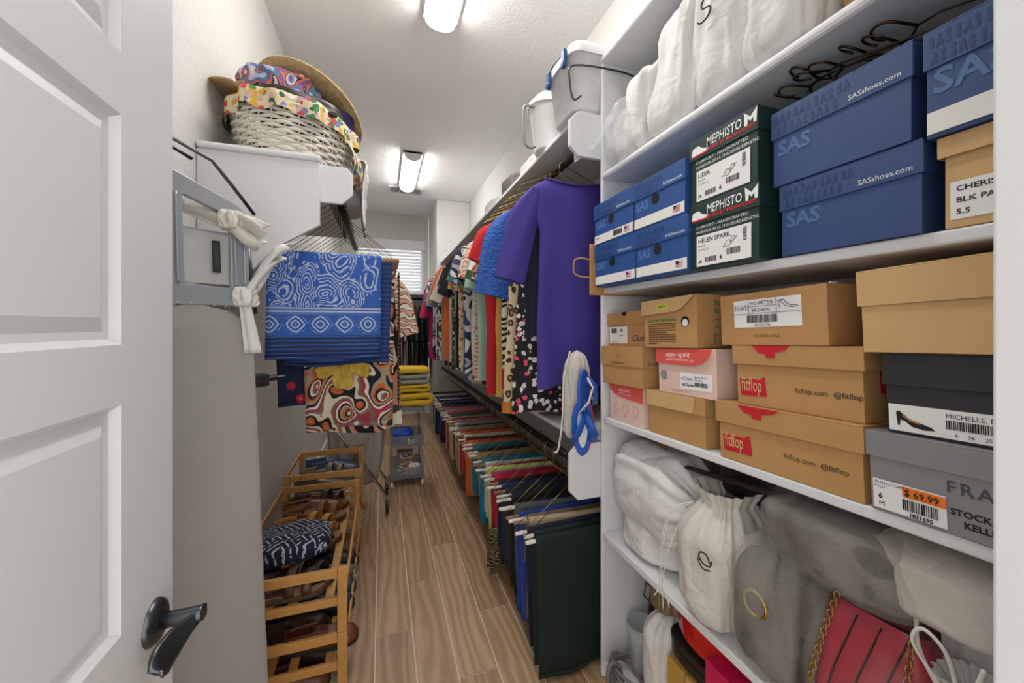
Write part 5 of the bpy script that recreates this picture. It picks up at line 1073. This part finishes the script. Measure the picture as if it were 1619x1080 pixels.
MB().box((x0 + .058, .002, z0 + .055), (x1 - .045, .004, z0 + .19)).build('rest_plate', M('rest_plate', '#b9bab9', .5), ir); MB().tube([(x1 - .075, -.004, z0 + .085), (x1 - .075, -.004, z0 + .165)], .009, 8).build('rubber_pad', M('dark_rubber', '#3c3d3e', .7), ir, smooth=True)
MB().box((x0 + .058, -.004, z0 + .187), (x1 - .045, -.002, z0 + .191)).build('cross_bar', M_TRAY, ir)
for k_ in range(7):
    a_, b_ = x0 + .0 + .028 * k_, x0 + .026 + .028 * k_
    MB().tube([(a_, -.004, z0 - .006), ((a_ + b_) / 2, -.010, z0 + .004), (b_, -.004, z0 - .008)], .0028, 5).build('spring_wire', M_CHROME, t, smooth=True)
MB().tube([(x0 - .02, .0, z1 + .075), (x0 + .02, -.01, z1 + .065), (x0 + .12, -.02, z1 + .03), (x1 - .02, -.01, z1 - .035), (x1 + .03, .01, z1 - .075)], .0048, 8).build('wire_guard', M_GUN, t, smooth=True)
MB().tube([(x0 + .0, .01, z1 - .03), (x0, .01, z1 + .045), (x0 + .05, .01, z1 + .045), (x0 + .09, .01, z1 + .03)], .0045, 8).build('wire_guard', M_GUN, t, smooth=True)
for dx_ in (0, .018): MB().tube([(x1 + .015 + dx_, .025, z0 - .02), (x1 + .005 + dx_ * .8, .03, z1 - .15)], .0055, 8).build('leg_tube', M_CHROME if dx_ == 0 else M_GUN, t, smooth=True)
MB().box((bw + .0, .02, 1.115), (bw + .045, .06, 1.15)).build('foot_block', M_BLACK, t, bevel=.004); MB().tube([(bw + .04, .04, 1.133), (bw + .075, .04, 1.135)], .009, 10).build('foot_block', M_BLACK, t); MB().tube([(bw + .07, .04, 1.135), (bw + .10, .04, 1.136)], .003, 6).build('steel_pin', M_CHROME, t)
def tied(label, loc, mat, s, flare_up, rot):
    t = thing('tied_cloth', label, 'cloth', loc, rot)
    softbag(.034 * s, .034 * s, .036 * s, 51 + s, fold=.16).build('knot', mat, t, smooth=True, sub=1, loc=(0, 0, -.014 * s))
    def tail(u, v): a = (v - .5); w_ = (.03 + .03 * math.sin(min(1, u * 1.05) * 2.6)) * s; return Vector((flare_up[0] * u + w_ * a * flare_up[3] + .008 * math.sin(v * 16 + u * 4) * s, flare_up[1] * u + .012 * math.sin(v * 12 + 3 * u) * s, flare_up[2] * (1 - (1 - u) ** 1.6) + w_ * a * flare_up[4]))
    MB().grid(tail, 16, 20).build('cloth_tail', mat, t, smooth=True, solid=.003)
    return t
p = atY(388, 473, 1.22); t2 = tied('white cloth strip knotted around the ironing board leg', p, M_COTTON, 1.5, (.095, 0, .13, .45, 1.0), (0, 0, 0))
MB().grid(lambda u, v: Vector((.02 * u + (v - .5) * (.025 + .015 * u), -.008 + .004 * math.sin(v * 9), -.01 - .135 * u)), 10, 10).build('cloth_tail', M_COTTON, t2, smooth=True, solid=.003)
p = atY(366, 352, 1.20); t2 = tied('cream cloth pouch tied to the wire guard of the ironing board', p, M_COTTON2, 1.5, (.075, 0, -.03, .1, 1.0), (0, 0, 0))
MB().grid(lambda u, v: Vector((-.11 * u, .01 * math.sin(v * 8), .035 * u + (v - .5) * .05 * (1 - .4 * u) + .006 * math.sin(v * 14))), 10, 12).build('cloth_tail', M_COTTON2, t2, smooth=True, solid=.003)
# ---- bamboo shoe racks
M_BAM = M('bamboo', '#c4904e', .45, var=.15, vs=25, bmp=.1, bs=80)
def rack(label, y0, y1, zb, h, x0=-.505, x1=-.118):
    t = thing('shoe_rack', label, 'shoe rack', (x0, y0, zb)); w = x1 - x0; L = y1 - y0
    for yy in (.009, L - .009):
        for xx in (.016, w - .016):
            MB().box((xx - .016, yy - .009, .001), (xx + .016, yy + .009, h)).build('post', M_BAM, t, bevel=.002)
        MB().box((.0325, yy - .008, h - .034), (w - .0325, yy + .008, h - .002)).build('end_rail', M_BAM, t, bevel=.002)
        MB().box((.0325, yy - .008, h * .42), (w - .0325, yy + .008, h * .42 + .028)).build('end_rail', M_BAM, t, bevel=.002)
        MB().tube([(w * .22, yy - (.0095 if yy < L / 2 else -.0095), h - .018), (w * .22, yy - (.0105 if yy < L / 2 else -.0105), h - .018)], .0055, 10).build('screw', M_CHROME, t)
    for xx in (.06, .135, .21, w - .06): MB().box((xx - .015, .0175, h * .42 + .012), (xx + .015, L - .0175, h * .42 + .024)).build('slat', M_BAM, t, bevel=.002)
    MB().box((w - .010, .0185, h * .42 + .05), (w - .0005, L - .0185, h * .42 + .068)).build('front_rail', M_BAM, t, bevel=.002)
    MB().box((.0, .0185, h - .03), (.010, L - .0185, h - .006)).build('back_rail', M_BAM, t, bevel=.002)
    return zb + h * .42 + .0245
RH = .228
tA0 = rack('lower bamboo shoe rack of the stack beside the ironing board', 1.50, 2.35, .0, RH); tA1 = rack('upper bamboo shoe rack with sandals and navy pouch on top', 1.50, 2.35, RH + .0005, RH)
tB0 = rack('lower bamboo shoe rack of the short stack by the hamper', 2.375, 2.82, .0, .25); tB1 = rack('upper bamboo shoe rack with worn sneakers by the hamper', 2.375, 2.82, .2505, .25)
# ---- shoes
def outline(t_, L, W_):
    w = W_ * (.30 + .06 * math.sin(t_ * 3.1)) if t_ < .35 else W_ * (.32 + .18 * math.sin((t_ - .35) / .65 * math.pi * .62))
    if t_ > .78: w *= math.sqrt(max(.0, 1 - ((t_ - .78) / .22) ** 2.2))
    if t_ < .10: w *= math.sqrt(max(.0, 1 - ((.10 - t_) / .10) ** 2))
    return max(w, .002)
TS = [0, .015, .04, .1, .2, .3, .4, .5, .6, .7, .8, .88, .94, .98, 1.0]
def shoe(label, loc, kind, mat, sole, L=.25, W_=.085, rz=0, group=None, heel=.0, name='shoe', sm2=None):
    t = thing(name, label, name.replace('_', ' '), loc, (0, 0, R(rz)), group)
    poly = [(L * q, outline(q, L, W_)) for q in TS] + [(L * q, -outline(q, L, W_)) for q in reversed(TS[:-1])][:-1]
    MB().prism(poly, .001, .022, 'XY').build('sole', sole, t, bevel=.003)
    inner = [(L * .02 + p[0] * .96, p[1] * .92) for p in poly]; MB().prism(inner, .022, .0255, 'XY').build('insole', sm2 or M('tan_insole', '#8b6a48', .6, var=.2, vs=30), t)
    if kind == 'sandal':
        for ta, tw, hh in ((.80, .11, .058), (.60, .11, .075)) if heel == 0 else ((.76, .16, .05),):
            def arch(u, v): q = ta + (u - .5) * tw; w = outline(min(q, .93), L, W_) * 1.04; a = math.pi * v; return (L * q + .012 * math.cos(a), w * math.cos(a), .02 + hh * math.sin(a) ** .8)
            MB().grid(arch, 4, 16).build('strap', mat, t, smooth=True, solid=.003)
        def hc_(u, v): q = .30 - .30 * math.sin(math.pi * v); w = outline(max(q, .05), L, W_); s_ = math.cos(math.pi * v); return (L * q, w * s_ * 1.03 if abs(s_) > .2 else outline(.08, L, W_) * s_ * 2.2, .022 + .035 + .028 * (u - .5))
        MB().grid(hc_, 3, 20).build('heel_strap', mat, t, smooth=True, solid=.003)
        MB().grid(lambda u, v: (L * (.30 + .32 * u), outline(.4, L, W_) * .95 * (1 if v > .5 else -1) + .002 * v, .045 + .012 * u + (.012 * ((v * 2) % 1))), 6, 4).build('side_strap', mat, t, solid=.003)
    else:
        hv = .05
        def vamp(u, v):
            q = .42 + .575 * u; w = outline(q, L, W_) * 1.02; a = math.pi * v; hh = (.062 - .030 * u ** .8) * (1 - max(0, (u - .8) / .2) ** 2 * .6)
            return (L * q + (.0 if u else -.01 * math.sin(a)), w * math.cos(a), .018 + hh * math.sin(a) ** .7)
        MB().grid(vamp, 14, 18).build('vamp', mat, t, smooth=True, solid=.002)
        pts = [(L * q, outline(q, L, W_)) for q in reversed([.02, .05, .1, .2, .3, .4, .46])] + [(L * q, -outline(q, L, W_)) for q in [.02, .05, .1, .2, .3, .4, .46]]
        MB().grid(lambda u, v: (pts[int(round(v * 13))][0] - (.004 * u), pts[int(round(v * 13))][1] * (1.03 - .12 * u), .018 + u * (.050 + .012 * abs(v - .5) * 2 + (.012 if abs(v - .5) < .1 else 0))), 5, 14).build('heel_counter', mat, t, smooth=True, solid=.002)
        if kind == 'sneaker':
            for k_ in range(4): MB().tube([(L * (.47 + .05 * k_), outline(.5, L, W_) * .5, .072 - .005 * k_), (L * (.48 + .05 * k_), 0, .083 - .006 * k_), (L * (.47 + .05 * k_), -outline(.5, L, W_) * .5, .072 - .005 * k_)], .002, 5).build('lace', M_CORD, t)
            MB().prism([(p[0] * 1.01, p[1] * 1.05) for p in poly], .008, .020, 'XY').build('midsole', M('midsole_white', '#c9c7c2', .6), t, bevel=.002)
    return t
lea = lambda n_, c_: M(n_, c_, .45, var=.2, vs=20, bmp=.25, bs=160)
SG = 'shoes on the bamboo racks'; SOLE = M('brown_sole', '#4d3826', .7, var=.2); SOLEB = M('black_sole', '#1d1c1b', .7)
top = [('dark brown strappy sandal under the navy pouch', 1.555, 'sandal', '#4a3222'), ('black woven sandal showing under the navy pouch', 1.64, 'sandal', '#1c1b1c'), ('chestnut leather sandal at the edge of the navy pouch', 1.85, 'sandal', '#96653a'), ('caramel sandal with wide crossed straps', 1.94, 'sandal', '#b67d3e'), ('golden tan sandal with open toe', 2.03, 'sandal', '#c28c44'), ('brown leather sandal with closed heel', 2.12, 'sandal', '#8a5a32'), ('rust brown slip-on beside the rack end', 2.20, 'shoe', '#7a4e2e'), ('dark chocolate sandal against the far rail', 2.28, 'sandal', '#3f2a1c')]
for i, (lab, y_, kd, cx_) in enumerate(top): shoe(lab, (-.465 + .02 * (i % 2), y_, tA1 + .0005), kd, lea('leather_' + cx_[1:], cx_), SOLE, rz=random.Random(i).uniform(-9, 9), group=SG, L=.275, W_=.10, name='sandal' if kd == 'sandal' else 'shoe')
low = [('polished brown loafer poking out of the rack front', 1.60, 'shoe', '#6e3a22', -.335), ('dark brown slip-on shoe beside the polished loafer', 1.70, 'shoe', '#3e2819', -.44), ('navy suede clog on the middle tier', 1.80, 'shoe', '#2a3347', -.36), ('slate blue clog beside the navy clog', 1.90, 'shoe', '#3a4558', -.36), ('grey canvas slip-on on the middle tier', 2.00, 'sneaker', '#6d6a66', -.36), ('black flat shoe on the middle tier', 2.10, 'shoe', '#1f1e20', -.36), ('tan flat shoe on the middle tier by the end', 2.22, 'shoe', '#8b6742', -.36)]
for i, (lab, y_, kd, cx_, x_) in enumerate(low): shoe(lab, (x_, y_, tA0 + .0005 if i > 0 else tA0 + .0005), kd, lea('leather_' + cx_[1:], cx_), SOLEB, group=SG, rz=random.Random(i + 30).uniform(-4, 4))
flo = [('cognac ankle boot lying on the bottom tier', 1.58, '#6b3d1e'), ('brown moccasin on the floor under the rack', 1.70, '#54341d'), ('honey leather shoe on the floor under the rack', 1.82, '#84562c'), ('dark slipper on the floor under the rack', 1.95, '#2e2522')]
for i, (lab, y_, cx_) in enumerate(flo): shoe(lab, (-.42, y_, .0005), 'shoe', lea('leather_' + cx_[1:], cx_), SOLE, group=SG, L=.24)
rear = [('olive trail sneaker with grey stripes', 2.42, '#5b5a45', 'sneaker'), ('orange trimmed grey running shoe', 2.51, '#77695c', 'sneaker'), ('beige hiking sandal between the sneakers', 2.60, '#8d7a5e', 'sandal'), ('slate blue running shoe on the rear rack', 2.68, '#46566c', 'sneaker'), ('cobalt slip-on sneaker by the hamper', 2.76, '#2d4a78', 'sneaker')]
for i, (lab, y_, cx_, kd) in enumerate(rear): shoe(lab, (-.46 + .05 * (i % 2), y_, tB1 + .0005), kd, lea('leather_' + cx_[1:], cx_), SOLEB, group=SG, rz=random.Random(i + 60).uniform(-6, 6), name='sandal' if kd == 'sandal' else 'shoe', L=.27, W_=.095)
rlow = [('white sneaker with orange heel on the lower rear tier', 2.44, '#c9c5bd'), ('pale grey sneaker on the lower rear tier', 2.55, '#a9a6a0'), ('coral sneaker on the lower rear tier', 2.66, '#b5553c')]
for i, (lab, y_, cx_) in enumerate(rlow): shoe(lab, (-.36, y_, tB0 + .0005), 'sneaker', lea('leather_' + cx_[1:], cx_), M('pale_sole', '#b9b4aa', .7), group=SG)
bag('patterned_pouch', 'navy pouch with white broken line pattern on the sandals', 'pouch', (-.34, 1.735, tA1 + .075), .29, .22, .085, 61.3, P('lines', ['#141b33', '#b9bccb'], 32, 'navy_lines'), rotz=10, fold=.06)
# ---- rolling laundry hamper with crossed chrome frame
t = thing('laundry_hamper', 'rolling laundry hamper with crossed chrome legs and pale grey bag', 'hamper', (-.17, 2.86, 0))
for yy in (.0, .30):
    for s_ in (-1, 1):
        MB().tube([(s_ * -.20, yy, .72), (s_ * -.17, yy, .68), (s_ * .155, yy, .20), (s_ * .195, yy, .13), (s_ * .205, yy, .075)], .0095, 10).build('leg', M_CHROME, t, smooth=True)
        cz = MB().lathe([(.001, -.011), (.022, -.011), (.034, -.009), (.036, 0), (.034, .009), (.022, .011), (.001, .011)], 20).xf(Matrix.Translation((s_ * .205, yy, .037)) @ Matrix.Rotation(R(90), 4, 'Y')); cz.build('caster_wheel', M_BLACK, t, smooth=True)
        MB().box((s_ * .205 - .016, yy - .012, .05), (s_ * .205 + .016, yy + .016, .082)).build('caster_fork', M_GUN, t, bevel=.003)
for s_ in (-1, 1): MB().tube([(s_ * .20, .0, .72), (s_ * .20, .30, .72)], .0095, 10).build('top_rail', M_CHROME, t, smooth=True)
def hb(u, v):
    ph = 2 * math.pi * v; c, s = math.cos(ph), math.sin(ph); sg = lambda q: math.copysign(abs(q) ** .5, q); k_ = (1 - .30 * u ** 3 - (.3 if u > .97 else 0))
    return (.185 * sg(c) * k_ + .006 * math.sin(ph * 9 + u * 3), .15 + .145 * sg(s) * k_ + .008 * math.sin(ph * 11), .70 - .52 * u)
MB().grid(hb, 14, 60, False, True).build('hamper_bag', clothmat('hamper_cloth', '#a9a29a', .2), t, smooth=True)
bag('folded_clothes', 'dark navy clothes heaped inside the laundry hamper', 'clothes', (-.17, 3.01, .58), .33, .26, .16, 63, F_('#1b2440'), rotz=0, fold=.08)
# ---- slim rolling cart
cx0, cx1, cy0, cy1 = .065, .325, 3.27, 3.60
M_SMOKE = sheer('smoke_plastic', '#8d9096', .45, .2)
t = thing('rolling_cart', 'slim three tier smoke grey plastic rolling cart on white wheels', 'cart', (cx0, cy0, 0)); w, d = cx1 - cx0, cy1 - cy0
for x_ in (.01, w - .01):
    for y_ in (.01, d - .01):
        MB().box((x_ - .008, y_ - .008, .05), (x_ + .008, y_ + .008, .64)).build('post', M_SMOKE, t, bevel=.002)
        MB().lathe([(.001, -.010), (.020, -.010), (.024, -.006), (.024, .006), (.020, .010), (.001, .010)], 16).xf(Matrix.Translation((x_, y_, .0255)) @ Matrix.Rotation(R(90), 4, 'Y')).build('wheel', M('wheel_white', '#dcdcda', .4), t, smooth=True)
for z_, hgt in ((.07, .09), (.33, .09), (.62, .03)):
    b = MB().box((.002, .002, z_), (w - .002, d - .002, z_ + .006)).box((.0, .0, z_), (w, .004, z_ + hgt)).box((0, d - .004, z_), (w, d, z_ + hgt)).box((0, .004, z_), (.004, d - .004, z_ + hgt)).box((w - .004, .004, z_), (w, d - .004, z_ + hgt)); b.build('tray', M_SMOKE, t)
text(t, 'bc', w * .50, .355, .07, M('print_mint', '#bfe0d4', .5), y=-.002, name='printed_letters')
bag('cap', 'bright blue cap lying in the middle cart tray', 'cap', ((cx0 + cx1) / 2 - .03, cy0 + .13, .337), .17, .2, .12, 64, M('bright_blue', '#1d4fc0', .4), rotz=0, fold=.03)
t = thing('craft_box', 'box with striped colourful packaging in the bottom cart tray', 'box', (cx0 + .06, cy0 + .14, .077))
MB().box((0, 0, 0), (.13, .10, .17)).build('box_body', M('grey_box', '#8f8a84', .6), t, bevel=.002); MB().box((.02, -.001, .03), (.12, .0, .15)).build('box_print', P('zebra', ['#c8a23a', '#2c2a35', '#8a4a7a', '#d8d2c6'], 6), t)
bag('cable_bundle', 'white charger cables in the bottom cart tray', 'cables', (cx0 + .19, cy0 + .08, .077), .09, .10, .09, 65, M_BINW, rotz=0, fold=.15)
bag('cloth_bundle', 'red and green cloth bundle in the bottom cart tray', 'cloth', (cx0 + .08, cy0 + .07, .077), .13, .10, .075, 66, P('swirl', ['#b3262b', '#1f8a4a', '#1f8a4a', '#d8d4cc'], 12), rotz=0, fold=.12)
def towel(label, x, y, z, w, d, h, mat, n=2):
    t = thing('folded_towel', label, 'towel', (x, y, z), (0, 0, R(4)), 'folded towels on the cart')
    th = h / n * .42; pts = []
    for k_ in range(n):
        zz = th + k_ * h / n; sgn = 1 if k_ % 2 == 0 else -1
        for q in range(7): pts.append((sgn * (-w / 2 + w * q / 6), zz))
        if k_ < n - 1:
            for q in range(1, 5): a = -math.pi / 2 + math.pi * q / 5; pts.append((sgn * (w / 2 + h / n * .5 * math.cos(a)), zz + h / n * .5 + h / n * .5 * math.sin(a)))
    m_ = len(pts)
    def fn(u, v): i = int(round(u * (m_ - 1))); p = pts[i]; return (p[0] + .004 * math.sin(v * 9 + i), (v - .5) * d, p[1] + .003 * math.sin(v * 7 + i * .7))
    MB().grid(fn, m_, 8).build('towel_fold', mat, t, smooth=True, solid=th * 2 * .95)
MY = M('yellow_terry', '#dcb32a', .9, var=.15, vs=40, bmp=.6, bs=300)
tx, ty, tz = .235, 3.44, .651
towel('yellow towel at the bottom of the pile on the cart', tx, ty, tz, .24, .30, .115, MY, 2); towel('thin yellow towel just below the grey towel', tx, ty, tz + .116, .22, .30, .065, MY, 2)
towel('grey patterned towel in the middle of the yellow pile', tx, ty, tz + .182, .20, .30, .085, P('knit', ['#6e6c68', '#bcb9b2'], 12), 2); towel('yellow towel draped on top of the grey towel', tx + .01, ty, tz + .268, .25, .30, .05, MY, 1)
